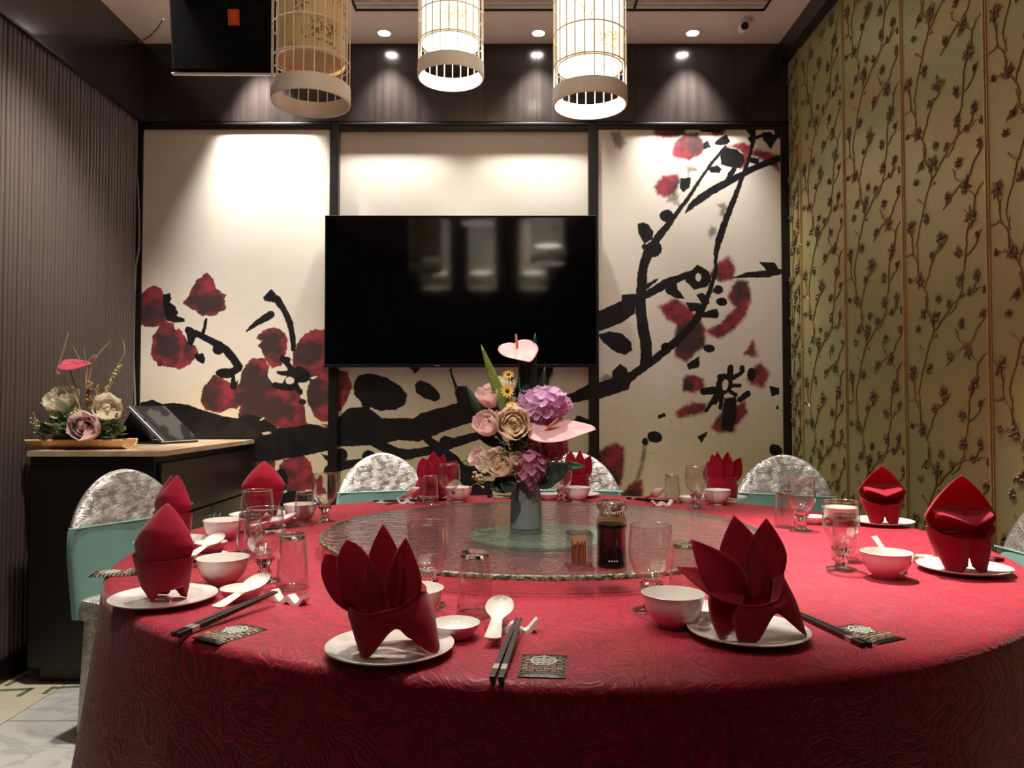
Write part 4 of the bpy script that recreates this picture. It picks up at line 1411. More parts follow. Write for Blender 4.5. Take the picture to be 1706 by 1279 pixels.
def mk_spoon():
    """porcelain spoon, bowl towards +x, origin under the bowl centre; upper face is hollow"""
    mb = MB()
    L = 0.150
    def sec(s):
        # s 0..1 from bowl tip to handle end -> (x, half width, z of rim, depth)
        x = 0.034 - s * L
        if s < 0.56:
            u = s / 0.56
            if u < 0.42:
                w = 0.0245 * math.sqrt(max(0.0, 1 - ((0.42 - u) / 0.42) ** 2.2))
            else:
                w = 0.0093 + 0.0152 * (0.5 + 0.5 * math.cos(PI * (u - 0.42) / 0.58))
            dep = 0.0150 * math.sin(PI * min(1, u * 0.86 + 0.06)) ** 0.8 + 0.001
        else:
            u = (s - 0.56) / 0.44
            w = 0.0093 + 0.0042 * u
            dep = 0.0060 * (1 - 0.7 * u)
        z = 0.019 + 0.028 * max(0, s - 0.35) ** 1.2 * 1.6 - 0.018 * max(0, s - 0.6)
        return x, max(w, 0.0012), z, dep
    nu, nv = 34, 10
    def top(u, v):
        x, w, z, dep = sec(u)
        k = 2 * v - 1
        return (x, w * k, z - dep * (1 - k * k))
    def bot(u, v):
        x, w, z, dep = sec(u)
        k = 2 * v - 1
        return (x, w * k, z - (dep + 0.0030) * (1 - k * k) - 0.0004)
    mb.grid(top, nu, nv)
    mb.grid(bot, nu, nv)
    # close the two ends and rims
    n1 = (nu + 1) * (nv + 1)
    for i in range(nu):
        a, b = i, i + 1
        st = nv + 1
        pass
    W = nu + 1
    for i in range(nu):
        mb.f.append((i, i + 1, n1 + i + 1, n1 + i))
        mb.f.append((nv * W + i, nv * W + i + 1, n1 + nv * W + i + 1, n1 + nv * W + i))
    for j in range(nv):
        mb.f.append((j * W, (j + 1) * W, n1 + (j + 1) * W, n1 + j * W))
        mb.f.append((j * W + nu, (j + 1) * W + nu, n1 + (j + 1) * W + nu, n1 + j * W + nu))
    zmin = min(p[2] for p in mb.v)
    mb.v = [(p[0], p[1], p[2] - zmin) for p in mb.v]
    return mb.mesh('soup_spoon', M['porcelain'])
def mk_rest():
    """wavy two-place rest, long axis x"""
    mb = MB()
    n = 28
    top, bot = [], []
    for i in range(n + 1):
        u = i / n
        x = -0.040 + 0.080 * u
        z = 0.010 + 0.0065 * math.cos(2 * PI * u * 2) + 0.006 * abs(2 * u - 1) ** 4
        top.append((x, z))
        bot.append((x, max(0.0, z - 0.0095 - 0.003 * math.sin(PI * u))))
    zmin = min(b[1] for b in bot)
    top = [(x, z - zmin) for x, z in top]
    bot = [(x, z - zmin) for x, z in bot]
    for s in (-1, 1):
        pass
    vs, fs = [], []
    for (x, z), (x2, z2) in zip(top, bot):
        vs += [(x, -0.010, z), (x, 0.010, z), (x2, 0.011, z2), (x2, -0.011, z2)]
    for i in range(n):
        for k in range(4):
            fs.append((i * 4 + k, i * 4 + (k + 1) % 4, (i + 1) * 4 + (k + 1) % 4, (i + 1) * 4 + k))
    fs += [(3, 2, 1, 0), tuple(n * 4 + k for k in range(4))]
    mb.add(vs, fs)
    return mb.mesh('spoon_rest', M['porcelain'])
PLATE, BOWL, DISH, SPOON, REST = mk_plate(), mk_bowl(), mk_dish(), mk_spoon(), mk_rest()
M['silver_band'] = mat('silver_band', (200, 196, 190), 0.3, 0.7)
CHOP_L = 0.235
stick = MB()
def sq(r):
    return [(-r, -r), (r, -r), (r, r), (-r, r)]
secs = [(0.0, 0.0036), (0.0015, 0.0040), (0.12, 0.0037), (0.16, 0.0031), (CHOP_L - 0.002, 0.0019), (CHOP_L, 0.0012)]
vs, fs = [], []
for x, r in secs:
    vs += [(x, a, b) for a, b in sq(r)]
for i in range(len(secs) - 1):
    for k in range(4):
        fs.append((i * 4 + k, i * 4 + (k + 1) % 4, i * 4 + 4 + (k + 1) % 4, i * 4 + 4 + k))
fs += [(3, 2, 1, 0), tuple((len(secs) - 1) * 4 + k for k in range(4))]
STICK = stick.add(vs, fs).mesh('shaft', M['ebony'], False)
BAND = MB().rbox((0.034, 0, 0), (0.016, 0.0086, 0.0086), 0.0006).mesh('silver_band', M['silver_band'], False)

# wet towel packet with printed lattice, round emblem and lettering
PKW, PKL = 0.068, 0.098
def packet_mat():
    N = Nodes('packet_print')
    v = N.coord('Object')
    br = N.new('ShaderNodeTexBrick')
    N.link(v, br.inputs['Vector'])
    br.offset = 0.5
    for k_, x in (('Scale', 1.0), ('Mortar Size', 0.0016), ('Brick Width', 0.020), ('Row Height', 0.0085), ('Mortar Smooth', 0.1)):
        br.inputs[k_].default_value = x
    N.link(N.mix(N.smooth(N.noise(90, 2, v), 0.3, 0.7), lin((134, 116, 100)), lin((168, 148, 128))), br.inputs['Color1'])
    br.inputs['Color2'].default_value = lin((146, 126, 108))
    br.inputs['Mortar'].default_value = lin((26, 20, 18))
    s = N.new('ShaderNodeSeparateXYZ')
    N.link(v, s.inputs[0])
    endm = N.smooth(N.math('ABSOLUTE', s.outputs[1]), PKL / 2 - 0.012, PKL / 2 - 0.010)
    N.link(N.mix(endm, br.outputs['Color'], lin((30, 23, 20))), N.b.inputs['Base Color'])
    N.b.inputs['Roughness'].default_value = 0.25
    N.bump(N.noise(140, 3, v), 0.35, 0.003)
    return N.m
M['packet'] = packet_mat()
M['emblem'] = mat('pale_emblem', (206, 214, 200), 0.4, var=0.03)
M['letter'] = mat('gold_lettering', (206, 184, 146), 0.4, var=0.03)
def pk(u, v, top):
    x, y = (u - 0.5) * PKW, (v - 0.5) * PKL
    e = max(0.0, 1 - (abs(2 * u - 1)) ** 4) * max(0.0, 1 - max(0.0, (abs(2 * v - 1) - 0.0)) ** 8)
    w = 0.0004 * math.sin(60 * v * PI + 3 * u) * (1 if abs(2 * v - 1) > 0.8 else 0)
    return (x, y, 0.0012 + (0.0032 * e + w if top else -0.0008))
PKT = MB().grid(lambda u, v: pk(u, v, True), 20, 28).grid(lambda u, v: pk(u, v, False), 20, 28).mesh('packet_body', M['packet'])
em = MB()
ER = 0.0195
ZE_ = 0.0050
def flat_ring(r0, r1, cy, n=40):
    mb = MB()
    vs, fs = [], []
    for i in range(n):
        a = 2 * PI * i / n
        for r in (r0, r1):
            for z in (ZE_ - 0.0014, ZE_):
                vs.append((r * math.cos(a), cy + r * math.sin(a), z))
    for i in range(n):
        a, b = i * 4, ((i + 1) % n) * 4
        fs += [(a + 1, a + 3, b + 3, b + 1), (a, b, b + 2, a + 2), (a, a + 1, b + 1, b), (a + 2, b + 2, b + 3, a + 3)]
    return mb.add(vs, fs)
em.v, em.f = [], []
rg = flat_ring(ER - 0.0028, ER, 0.012)
em.add(rg.v, rg.f)
for k, (w, y) in enumerate(((0.024, 0.0205), (0.031, 0.0155), (0.034, 0.0105), (0.031, 0.0055), (0.022, 0.001))):
    em.box((0, y, ZE_ - 0.0007), (w, 0.0026, 0.0014))
em.box((0, 0.012, ZE_ - 0.0007), (0.0028, 0.036, 0.0014))
for sx in (-1, 1):
    em.box((sx * 0.0085, 0.012, ZE_ - 0.0007), (0.0022, 0.020, 0.0014))
    em.box((sx * (ER + 0.003), 0.012, ZE_ - 0.0007), (0.007, 0.0022, 0.0014))
em.box((0, 0.012 + ER + 0.001, ZE_ - 0.0007), (0.004, 0.005, 0.0014))
for sx in (-1, 1):
    em.box((sx * 0.009, 0.012 - ER, ZE_ - 0.0007), (0.004, 0.004, 0.0014))
EMB = em.mesh('emblem', M['emblem'], False)
fc = bpy.data.curves.new('lettering', 'FONT')
fc.body = 'ELITE\u00b7HOUSE'
fc.size = 0.0092
fc.align_x = 'CENTER'
fc.extrude = 0.0004
fc.offset = 0.00018
fc.space_character = 1.12
fo = bpy.data.objects.new('lettering', fc)
COL.objects.link(fo)
bpy.context.view_layer.update()
LETT = bpy.data.meshes.new_from_object(fo.evaluated_get(bpy.context.evaluated_depsgraph_get()))
bpy.data.objects.remove(fo)
LETT.materials.clear()
LETT.materials.append(M['letter'])
LETT.name = 'lettering'

# ------------------------------------------------------------------ folded napkins
def interp(ctrl, th):
    """periodic smooth interpolation of control rows (angle deg, ...)"""
    c = sorted(ctrl)
    n = len(c)
    th %= 360
    for i in range(n):
        a, b = c[i], c[(i + 1) % n]
        a0, b0 = a[0], b[0] + (360 if i == n - 1 else 0)
        t = th if th >= c[0][0] else th + 360
        if a0 <= t <= b0:
            u = (t - a0) / (b0 - a0 + 1e-9)
            u = u * u * (3 - 2 * u)
            return [a[k] + (b[k] - a[k]) * u for k in range(1, len(a))]
    return list(c[0][1:])
def petal(mb, base, tip, width, cup=0.35, bend=0.0, face=Vector((0, -1, 0)), n=12, m=8, wpos=0.45, blunt=0.0):
    base, tip = Vector(base), Vector(tip)
    ax = tip - base
    L = ax.length
    ax.normalize()
    s = ax.cross(face).normalized()
    nn = s.cross(ax).normalized()
    def fn(u, v):
        if v < wpos:
            w = 0.45 + 0.55 * math.sin(PI / 2 * v / wpos)
        else:
            q = (v - wpos) / (1 - wpos)
            w = (1 - q ** 1.5) * (1 - blunt) + blunt * (1 - q ** 5)
        k = 2 * u - 1
        p = base + ax * (L * v) + s * (k * width * w) + nn * (cup * width * w * (k * k)) + nn * (bend * L * math.sin(PI * v))
        return p
    mb.grid(fn, m, n)
def crown(name, ctrl, petals, lip=0.012):
    mb = MB()
    def wall(u, v):
        rb, zb, rt, zt = interp(ctrl, u * 360)
        a = 2 * PI * u
        vv = v ** 0.85
        r = rb + (rt - rb) * vv + 0.006 * math.sin(PI * v)
        z = zb + (zt - zb) * v
        return (r * math.cos(a), r * math.sin(a), z)
    mb.grid(wall, 96, 8, True)
    def roll(u, v):                     # turned-in collar
        rb, zb, rt, zt = interp(ctrl, u * 360)
        a = 2 * PI * u
        r = rt + 0.003 * math.sin(PI * v) - 0.016 * v * v
        z = zt + 0.005 * math.sin(PI * v * 0.9) - lip * v * v
        return (r * math.cos(a), r * math.sin(a), z)
    mb.grid(roll, 96, 5, True)
    for p in petals:
        petal(mb, *p[:3], **(p[3] if len(p) > 3 else {}))
    return mb
CR1 = crown('napkin', [(0, .070, .030, .054, .086), (330, .088, .006, .056, .090), (288, .056, .044, .056, .071), (240, .060, .0, .060, .062),
                       (200, .050, .035, .062, .066), (150, .052, .0, .058, .074), (105, .045, .03, .055, .085), (60, .052, .0, .054, .092)],
            [((0.0, -0.020, .055), (-0.010, -.012, .192), .029, dict(wpos=0.5)), ((.024, -0.020, .06), (.026, -.020, .173), .027, dict(cup=0.4, wpos=0.4)),
             ((-.022, -0.016, .055), (-.066, -.012, .168), .030, dict(blunt=0.55, bend=0.04)), ((-.032, -.004, .055), (-.102, .0, .144), .027, dict(blunt=0.6, bend=0.07)),
             ((0.0, .02, .06), (.01, .03, .150), .040)])
CR10 = crown('napkin', [(340, .088, .006, .054, .095), (298, .058, .046, .056, .062), (262, .052, .0, .056, .056), (236, .054, .0, .056, .057), (224, .044, .016, .050, .060),
                        (207, .062, .0, .074, .072), (170, .050, .03, .062, .074), (120, .052, .0, .056, .082), (60, .050, .03, .054, .094), (20, .070, .03, .054, .097)],
             [((-.005, 0, .050), (-.022, .004, .192), .040, dict(wpos=0.5)), ((.022, .005, .055), (.030, .0, .188), .034, dict(wpos=0.55)),
              ((-.015, -.025, .055), (-.098, -.015, .156), .032, dict(bend=0.08)), ((-.02, -.035, .060), (-.122, -.02, .112), .026, dict(face=Vector((0, -.6, .8)), cup=0.2)),
              ((.0, .03, .06), (.0, .035, .150), .040)])
CR7 = crown('napkin', [(0, .060, .0, .056, .088), (300, .050, .012, .057, .085), (250, .052, .0, .058, .084), (200, .052, .008, .058, .086), (150, .052, .0, .056, .088), (90, .05, .02, .055, .09), (40, .05, .0, .055, .09)],
            [((-.02, -.02, .06), (-.038, -.01, .182), .030), ((-.008, .0, .06), (-.014, .01, .190), .028), ((.012, -.01, .06), (.026, .0, .192), .030), ((.025, .0, .06), (.078, .0, .168), .034, dict(bend=-0.05)),
             ((-.03, .01, .06), (-.05, .02, .150), .034)])
CR5 = crown('napkin', [(180, .085, .0, .060, .080), (230, .060, .01, .058, .084), (290, .05, .0, .056, .086), (350, .055, .01, .056, .09), (50, .05, .0, .055, .09), (120, .06, .02, .055, .085)],
            [((-.02, -.01, .06), (-.045, .0, .165), .036, dict(blunt=.3)), ((.0, -.012, .06), (.0, .0, .190), .040), ((.015, .0, .06), (.042, .0, .178), .034), ((.025, .01, .06), (.095, .01, .150), .036, dict(blunt=.3))])
def hood(two_tips=False):
    """cowl-shaped fold, opening to -y"""
    mb = MB()
    ctrl = [(90, .034, .0, .052, .074), (125, .042, .022, .056, .078), (180, .046, .026, .068, .084), (215, .046, .0, .056, .070), (243, .040, .0, .048, .064), (262, .034, .012, .038, .062), (270, .030, .034, .034, .062),
            (278, .034, .012, .038, .062), (297, .040, .0, .048, .064), (325, .046, .0, .056, .070), (0, .046, .026, .068, .084), (55, .042, .022, .056, .078)]
    def wall(u, v):
        rb, zb, rt, zt = interp(ctrl, u * 360)
        a = 2 * PI * u
        r = rb + (rt - rb) * v ** 1.3 + 0.003 * math.sin(PI * v)
        return (r * math.cos(a) * 1.0, r * math.sin(a) * 0.80, zb + (zt - zb) * v)
    mb.grid(wall, 96, 8, True)
    def collar(u, v):                    # rolled brim under the cowl
        rb, zb, rt, zt = interp(ctrl, u * 360)
        a = 2 * PI * u
        r = rt + 0.003 * math.sin(PI * v) - 0.014 * v * v
        z = zt + 0.004 * math.sin(PI * v) - 0.012 * v * v
        return (r * math.cos(a), r * math.sin(a) * 0.80, z)
    mb.grid(collar, 96, 5, True)
    zw, zt_ = 0.112, 0.186               # widest and top heights of the cowl
    def cowl(u, v):
        s = 2 * u - 1
        z = 0.070 + (zt_ - 0.070) * v
        if z < zw:
            w = 0.050 + 0.019 * (z - 0.070) / (zw - 0.070)
        else:
            q = (z - zw) / (zt_ - zw)
            w = 0.069 * (1 - q) ** 0.82 * (1 + 0.22 * q)
        ww = max(w, 0.0015)
        aa = s * math.radians(100)
        x = 1.07 * ww * (0.72 * math.sin(aa) + 0.28 * s)
        ridge = (1 - abs(s) ** 1.25)
        y = 0.004 + min(ww, 0.055) * 0.62 * (0.5 * math.cos(aa) + 0.5 * ridge) - 0.012 * v
        z -= 0.012 * abs(s) ** 2 * (1 - v)
        z += 0.003 * math.sin(5 * s + 1) * v * (1 - v) * 2
        if two_tips:
            z -= 0.020 * math.exp(-((s - 0.2) / 0.25) ** 2) * v ** 3
            x += 0.016 * s * v ** 3 + 0.006 * v
        return (x, y, z)
    mb.grid(cowl, 36, 24)
    def lip2(u, v):                      # inner flap catching the light, hollow below it
        s = 2 * u - 1
        x = 0.060 * math.sin(s * PI / 2) * (1 - 0.06 * v)
        yb_, yf = 0.014 - 0.026 * s * s, -0.044 + 0.034 * s * s
        y = yb_ + (yf - yb_) * v
        z = 0.124 - 0.012 * v - 0.020 * v * max(0.0, 1 - abs(s) / 0.75) + 0.003 * math.sin(PI * abs(s)) * v - 0.010 * s ** 4
        return (x, y, z)
    mb.grid(lip2, 26, 6)
    return mb
def nap_mesh(mb, nm='folded_napkin'):
    return mb.mesh(nm, M['napkin'], 'all')
N1, N10, N7, N5 = nap_mesh(CR1), nap_mesh(CR10), nap_mesh(CR7), nap_mesh(CR5)
NH, NH2 = nap_mesh(hood()), nap_mesh(hood(True))

# ------------------------------------------------------------------ ten place settings
WHERE = {
    1: 'front place left of centre', 2: 'left-hand place nearest the camera', 3: 'second place along the left side',
    4: 'far left place before the red mural blossoms', 5: 'back place left of the flower vase', 6: 'back place half hidden by the flower vase',
    7: 'back right place beside the far corner chair', 8: 'second place along the right side', 9: 'right-hand place nearest the camera', 10: 'front place right of centre',
}
def put(name, me, px, py, label, cat, group, rot=0.0, z=TZ):
    p = onz(px, py, z)
    o = link(name, me, None, (p.x, p.y, z), (0, 0, rot))
    return tag(o, label, cat, group)
proto_gob = proto_tum = proto_pk = None
def goblet(px, py, k):
    global proto_gob
    p = onz(px, py, TZ)
    lab = 'stemmed water goblet at the ' + WHERE[k]
    if proto_gob is None:
        proto_gob = thing('water_goblet', lab, 'goblet', p, 0, 'water goblets')
        mk_goblet(proto_gob)
        return proto_gob
    return dup(proto_gob, p, (0, 0, random.uniform(0, 3)), lab)
def tumbler(px, py, k):
    global proto_tum
    p = onz(px, py, TZ)
    lab = 'upturned glass tumbler at the ' + WHERE[k]
    if proto_tum is None:
        proto_tum = thing('glass_tumbler', lab, 'tumbler', p, 0, 'upturned tumblers')
        mk_tumbler(proto_tum)
        return proto_tum
    return dup(proto_tum, p, (0, 0, random.uniform(0, 3)), lab)
def napkin(k, px, py, me, rot, scale=1.0):
    p = onz(px, py, TZ + 0.0065)
    o = link('folded_napkin', me, None, (p.x, p.y, TZ + 0.0078), (0, 0, rot))
    o.scale = (scale,) * 3
    solid(o, 0.0016, 0.0)
    shape = 'hood' if me in (NH, NH2) else 'crown'
    return tag(o, 'red napkin folded into a %s at the %s' % (shape, WHERE[k]), 'napkin', 'red folded napkins')
def plate(k, px, py):
    return put('side_plate', PLATE, px, py, 'round white side plate at the ' + WHERE[k], 'plate', 'white side plates')
def bowl(k, px, py):
    return put('soup_bowl', BOWL, px, py, 'white soup bowl at the ' + WHERE[k], 'bowl', 'white soup bowls')
def dish(k, px, py):
    return put('sauce_dish', DISH, px, py, 'small white sauce dish at the ' + WHERE[k], 'dish', 'white sauce dishes')
def rest(k, px, py, rot):
    return put('spoon_rest', REST, px, py, 'wavy white spoon rest at the ' + WHERE[k], 'rest', 'wavy spoon rests', rot)
def spoon(k, bowl_px, handle_px, tilt=0.33):
    """handle end on the cloth, bowl raised by the rest"""
    a, b = onz(*bowl_px, TZ), onz(*handle_px, TZ)
    d = (a - b).normalized()
    ang = math.atan2(d.y, d.x)
    L = 0.116
    o = link('soup_spoon', SPOON, None, (b.x + d.x * L * math.cos(tilt), b.y + d.y * L * math.cos(tilt), TZ + L * math.sin(tilt) - 0.020), (0, -tilt, ang))
    return tag(o, 'white porcelain soup spoon at the ' + WHERE[k], 'spoon', 'white soup spoons')
def chopsticks(k, tip_px, end_px, zrest=0.016):
    a, b = onz(*tip_px, TZ), onz(*end_px, TZ)
    d = (a - b).normalized()
    ang = math.atan2(d.y, d.x)
    s = Vector((-d.y, d.x, 0)) * 0.0062
    for sgn, nm in ((1, 'left'), (-1, 'right')):
        t = thing('chopstick', '%s black chopstick at the %s' % (nm, WHERE[k]), 'chopstick', (b.x + s.x * sgn, b.y + s.y * sgn, TZ + 0.0042), 0, 'black chopsticks')
        t.rotation_euler = (0, -math.asin(zrest / CHOP_L / 0.78) if zrest else 0.0, ang + sgn * -0.012)
        link('shaft', STICK, t)
        link('silver_band', BAND, t)
def packet(k, px, py, rot, detail=True):
    p = onz(px, py, TZ)
    t = thing('towel_packet', 'brown patterned wet towel packet at the ' + WHERE[k], 'packet', (p.x, p.y, TZ), rot, 'wet towel packets')
    link('packet_body', PKT, t)
    link('emblem', EMB, t)
    if detail:
        link('lettering', LETT, t, (0, -0.027, 0.0046))
    return t
def dirang(a, b):
    u, v = onz(*a, TZ), onz(*b, TZ)
    return math.atan2(v.y - u.y, v.x - u.x)

# front left
plate(1, 650, 1087); napkin(1, 650, 1080, N1, 0.0); bowl(1, 688, 1033); goblet(712, 1008, 1); tumbler(791, 1022, 1); dish(1, 758, 1061)
rest(1, 855, 1052, 0.06); spoon(1, (843, 1012), (822, 1075)); chopsticks(1, (874, 1034), (827, 1136)); packet(1, 905, 1110, dirang((846, 1134), (938, 1137)))
# left, nearest
plate(2, 273, 1003); napkin(2, 272, 998, NH, math.radians(160), 0.98); bowl(2, 371, 973); goblet(440, 968, 2); tumbler(487, 979, 2); dish(2, 403, 999)
rest(2, 484, 1004, dirang((292, 1062), (502, 993)) + PI / 2); spoon(2, (478, 978), (370, 1022)); chopsticks(2, (502, 993), (292, 1062)); packet(2, 383, 1056, dirang((305, 1071), (349, 1082)))
# left, second
plate(3, 288, 908); napkin(3, 288, 905, NH2, math.radians(150), 0.98); bowl(3, 371, 899); goblet(428, 917, 3); tumbler(416, 929, 3); dish(3, 351, 918)
rest(3, 350, 937, 0.9); spoon(3, (372, 915), (322, 934)); chopsticks(3, (385, 937), (228, 957)); packet(3, 193, 955, dirang((165, 960), (180, 950)))
# far left
plate(4, 432, 862); napkin(4, 438, 861, NH, math.radians(185), 1.0); bowl(4, 500, 868); goblet(541, 869, 4); tumbler(507, 876, 4); dish(4, 470, 876)
rest(4, 452, 888, 0.6); spoon(4, (452, 882), (420, 885)); chopsticks(4, (468, 890), (362, 893))
# back left of the vase
plate(5, 727, 830); napkin(5, 722, 830, N5, 0.0); bowl(5, 764, 835); goblet(749, 842, 5); tumbler(717, 839, 5); dish(5, 714, 835)
rest(5, 678, 838, 0.3); spoon(5, (685, 838), (674, 835), 0.5); packet(5, 640, 838, 1.0, False); chopsticks(5, (690, 838), (622, 837), 0.008)
# back right of the vase
plate(6, 960, 827); napkin(6, 957, 826, N7, 0.4); bowl(6, 961, 835); goblet(936, 838, 6); dish(6, 915, 832); packet(6, 835, 829, 1.3, False); chopsticks(6, (872, 829), (812, 828), 0.0)
# back right
plate(7, 1203, 832); napkin(7, 1202, 831, N7, -0.1); bowl(7, 1194, 840); goblet(1160, 847, 7); tumbler(1120, 837, 7); dish(7, 1146, 837)
rest(7, 1103, 842, 0.2); spoon(7, (1096, 841), (1078, 836), 0.5); chopsticks(7, (1092, 836), (1046, 831), 0.004)
# right, second
plate(8, 1468, 873); napkin(8, 1470, 873, NH, math.radians(-8), 0.98); goblet(1336, 884, 8); tumbler(1308, 878, 8); dish(8, 1356, 872); bowl(8, 1400, 874)
# right, nearest
plate(9, 1606, 952); napkin(9, 1601, 950, NH, math.radians(4), 1.15); bowl(9, 1477, 962); goblet(1402, 948, 9); tumbler(1409, 932, 9); packet(9, 1546, 930, 0.3, False); chopsticks(9, (1560, 938), (1668, 934), 0.0)
# front right
plate(10, 1246, 1060); napkin(10, 1248, 1056, N10, 0.0); bowl(10, 1122, 1043); goblet(1085, 1017, 10); tumbler(1142, 998, 10); dish(10, 1176, 1032)
chopsticks(10, (1300, 1012), (1444, 1079), 0.0); packet(10, 1443, 1056, dirang((1450, 1081), (1517, 1067)))
# soup spoon standing in the near right bowl
p = onz(1477, 962, TZ)
sp9 = link('soup_spoon', SPOON, None, (p.x + 0.010, p.y - 0.018, TZ + 0.016), (0, math.radians(36), math.radians(-62)))
sp9.scale = (0.72, 0.72, 0.72)
tag(sp9, 'white porcelain soup spoon resting inside the right-hand soup bowl nearest the camera', 'spoon', 'white soup spoons')

# ------------------------------------------------------------------ condiments on the turntable
p = onz(1019, 946, SZ)
sa = thing('sauce_bottle', 'glass bottle of dark soy sauce on the turntable', 'bottle', (p.x, p.y, SZ))
M['soy'] = mat('soy_sauce', (8, 4, 4), 0.35, spec=0.2)
MB().lathe([(0.0, 0.0), (0.030, 0.0), (0.0325, 0.003), (0.033, 0.010), (0.031, 0.014), (0.0305, 0.080), (0.0325, 0.084), (0.0325, 0.090), (0.0305, 0.094), (0.030, 0.100)], 40, caps=False).build('glass_body', M['glass'], sa)
MB().lathe([(0.0, 0.004), (0.029, 0.004), (0.0315, 0.010), (0.0295, 0.015), (0.029, 0.079), (0.031, 0.084), (0.031, 0.089), (0.029, 0.093), (0.0, 0.093)], 40, caps=False).build('sauce', M['soy'], sa)
MB().lathe([(0.031, 0.094), (0.0315, 0.098), (0.028, 0.108), (0.0265, 0.112), (0.025, 0.112)], 36, caps=False).build('neck', glass_thin('amber_glass', (0.86, 0.72, 0.52), 0.08, 0.8, 2.5, 0.04), sa)
MB().lathe([(0.0, 0.110), (0.025, 0.110), (0.0255, 0.120), (0.030, 0.125), (0.0315, 0.131), (0.030, 0.138), (0.022, 0.141), (0.0, 0.142)], 36, caps=False, flute=(18, 0.015)).build('stopper', M['thick_glass'], sa)
lt = MB()
for i in range(4):
    lt.box((-0.009 + i * 0.0055, -0.0302, 0.020), (0.003, 0.0012, 0.0022))
lt.build('print', M['white_paint'], sa, False)
p = onz(965, 948, SZ)
tp = thing('toothpick_holder', 'clear acrylic box of wooden toothpicks beside the sauce bottle', 'toothpick holder', (p.x, p.y, SZ), 0.05)
hw, hh = 0.0235, 0.064
bx = MB()
for sx in (-1, 1):
    bx.rbox((sx * hw, 0, hh / 2 + 0.008), (0.003, 2 * hw, hh), 0.0008)
    bx.rbox((0, sx * hw, hh / 2 + 0.008), (2 * hw, 0.003, hh), 0.0008)
bx.build('clear_walls', M['glass'], tp, False)
MB().rbox((0, 0, 0.005), (2 * hw + 0.010, 2 * hw + 0.010, 0.010), 0.003).build('base', M['glass'], tp, False)
MB().rbox((0, 0, hh + 0.010), (2 * hw + 0.006, 2 * hw + 0.006, 0.006), 0.002).build('lid', M['glass'], tp, False)
MB().rbox((0, -0.012, hh - 0.002), (0.028, 0.002, 0.018), 0.0006).build('card', mat('tan_card', (206, 168, 118), 0.7), tp, False)
tm = MB().tube([(0, 0, 0.0), (0, 0, 0.047), (0, 0, 0.051)], [0.0011, 0.0011, 0.0003], 6).mesh('toothpick', mat('toothpick_wood', (176, 108, 72), 0.7, var=0.1))
rr = random.Random(3)
for i in range(60):
    link('toothpick', tm, tp, (rr.uniform(-0.014, 0.014), rr.uniform(-0.014, 0.014), 0.0105), (rr.uniform(-.05, .05), rr.uniform(-.05, .05), 0))

# ------------------------------------------------------------------ flower building blocks
def fm(name, col, rough=0.6, var=0.15, vscale=30, trans=0.4, **k):
    m = mat(name, col, rough, var=var, vscale=vscale, sheen=0.15, **k)
    t = m.node_tree
    tr = t.nodes.new('ShaderNodeBsdfTranslucent')
    tr.inputs[0].default_value = lin(col)
    mx = t.nodes.new('ShaderNodeMixShader')
    mx.inputs[0].default_value = trans
    t.links.new(t.nodes['Principled BSDF'].outputs[0], mx.inputs[1])
    t.links.new(tr.outputs[0], mx.inputs[2])
    t.links.new(mx.outputs[0], t.nodes['Material Output'].inputs[0])
    return m
M['pale_pink'] = fm('pale_pink_petal', (226, 178, 178), 0.35, 0.08)
M['rose_pink'] = fm('pink_rose', (244, 214, 210))
M['rose_tan'] = fm('tan_rose', (238, 218, 194))
M['rose_cream'] = fm('cream_rose', (244, 234, 216))
M['rose_peach'] = fm('peach_rose', (240, 220, 198))
M['hyd'] = fm('purple_hydrangea', (212, 166, 202), 0.6, 0.3, 90)
M['hyd2'] = fm('magenta_hydrangea', (196, 128, 156), 0.6, 0.3, 90)
M['leaf_dark'] = fm('dark_leaf', (34, 52, 36), 0.45)
M['leaf_mid'] = fm('green_leaf', (84, 108, 62), 0.45)
M['leaf_lite'] = fm('yellow_green_leaf', (132, 148, 74), 0.4)
M['leaf_sage'] = fm('sage_leaf', (128, 146, 118), 0.6)
M['leaf_teal'] = fm('teal_leaf', (96, 150, 122), 0.5)
M['yellow'] = fm('yellow_petal', (232, 184, 66))
M['brown_eye'] = fm('brown_flower_eye', (66, 40, 26))
M['stem'] = fm('green_stem', (70, 88, 50))
M['spadix'] = fm('orange_spadix', (222, 150, 118))
M['filler'] = fm('pale_filler_buds', (206, 200, 150))

def petal_mesh(name, m, L=1.0, W=0.5, cup=0.5, curl=0.3):
    mb = MB()
    def fn(u, v):
        k = 2 * u - 1
        w = W * (0.35 + 0.65 * math.sin(PI * min(1.0, 0.18 + 0.72 * v)))
        x = k * w
        y = cup * (w * k * k) - curl * max(0, v - 0.6) ** 2 * 2.0 + 0.18 * v
        return (x, y, L * v - 0.10 * k * k * v)
    mb.grid(fn, 6, 7)
    return mb.mesh(name, m, 'all')
_pm = {}
def cup_petal(m, open_):
    """petal lying on a unit sphere, base at the south pole, rim rolled outwards by open_"""
    mb = MB()
    def fn(u, v):
        k = 2 * u - 1
        pol = math.radians(165 - 118 * v * (1 - 0.10 * k * k))
        az = k * math.radians(62) * math.sin(PI * min(1.0, 0.22 + 0.62 * v))
        r = 1.0 + open_ * max(0.0, v - 0.55) ** 2 * 2.4 + 0.04 * math.sin(9 * k + 2) * v
        return (r * math.sin(pol) * math.sin(az), r * math.sin(pol) * math.cos(az), r * math.cos(pol))
    mb.grid(fn, 8, 8)
    return mb.mesh('petal', m, 'all')
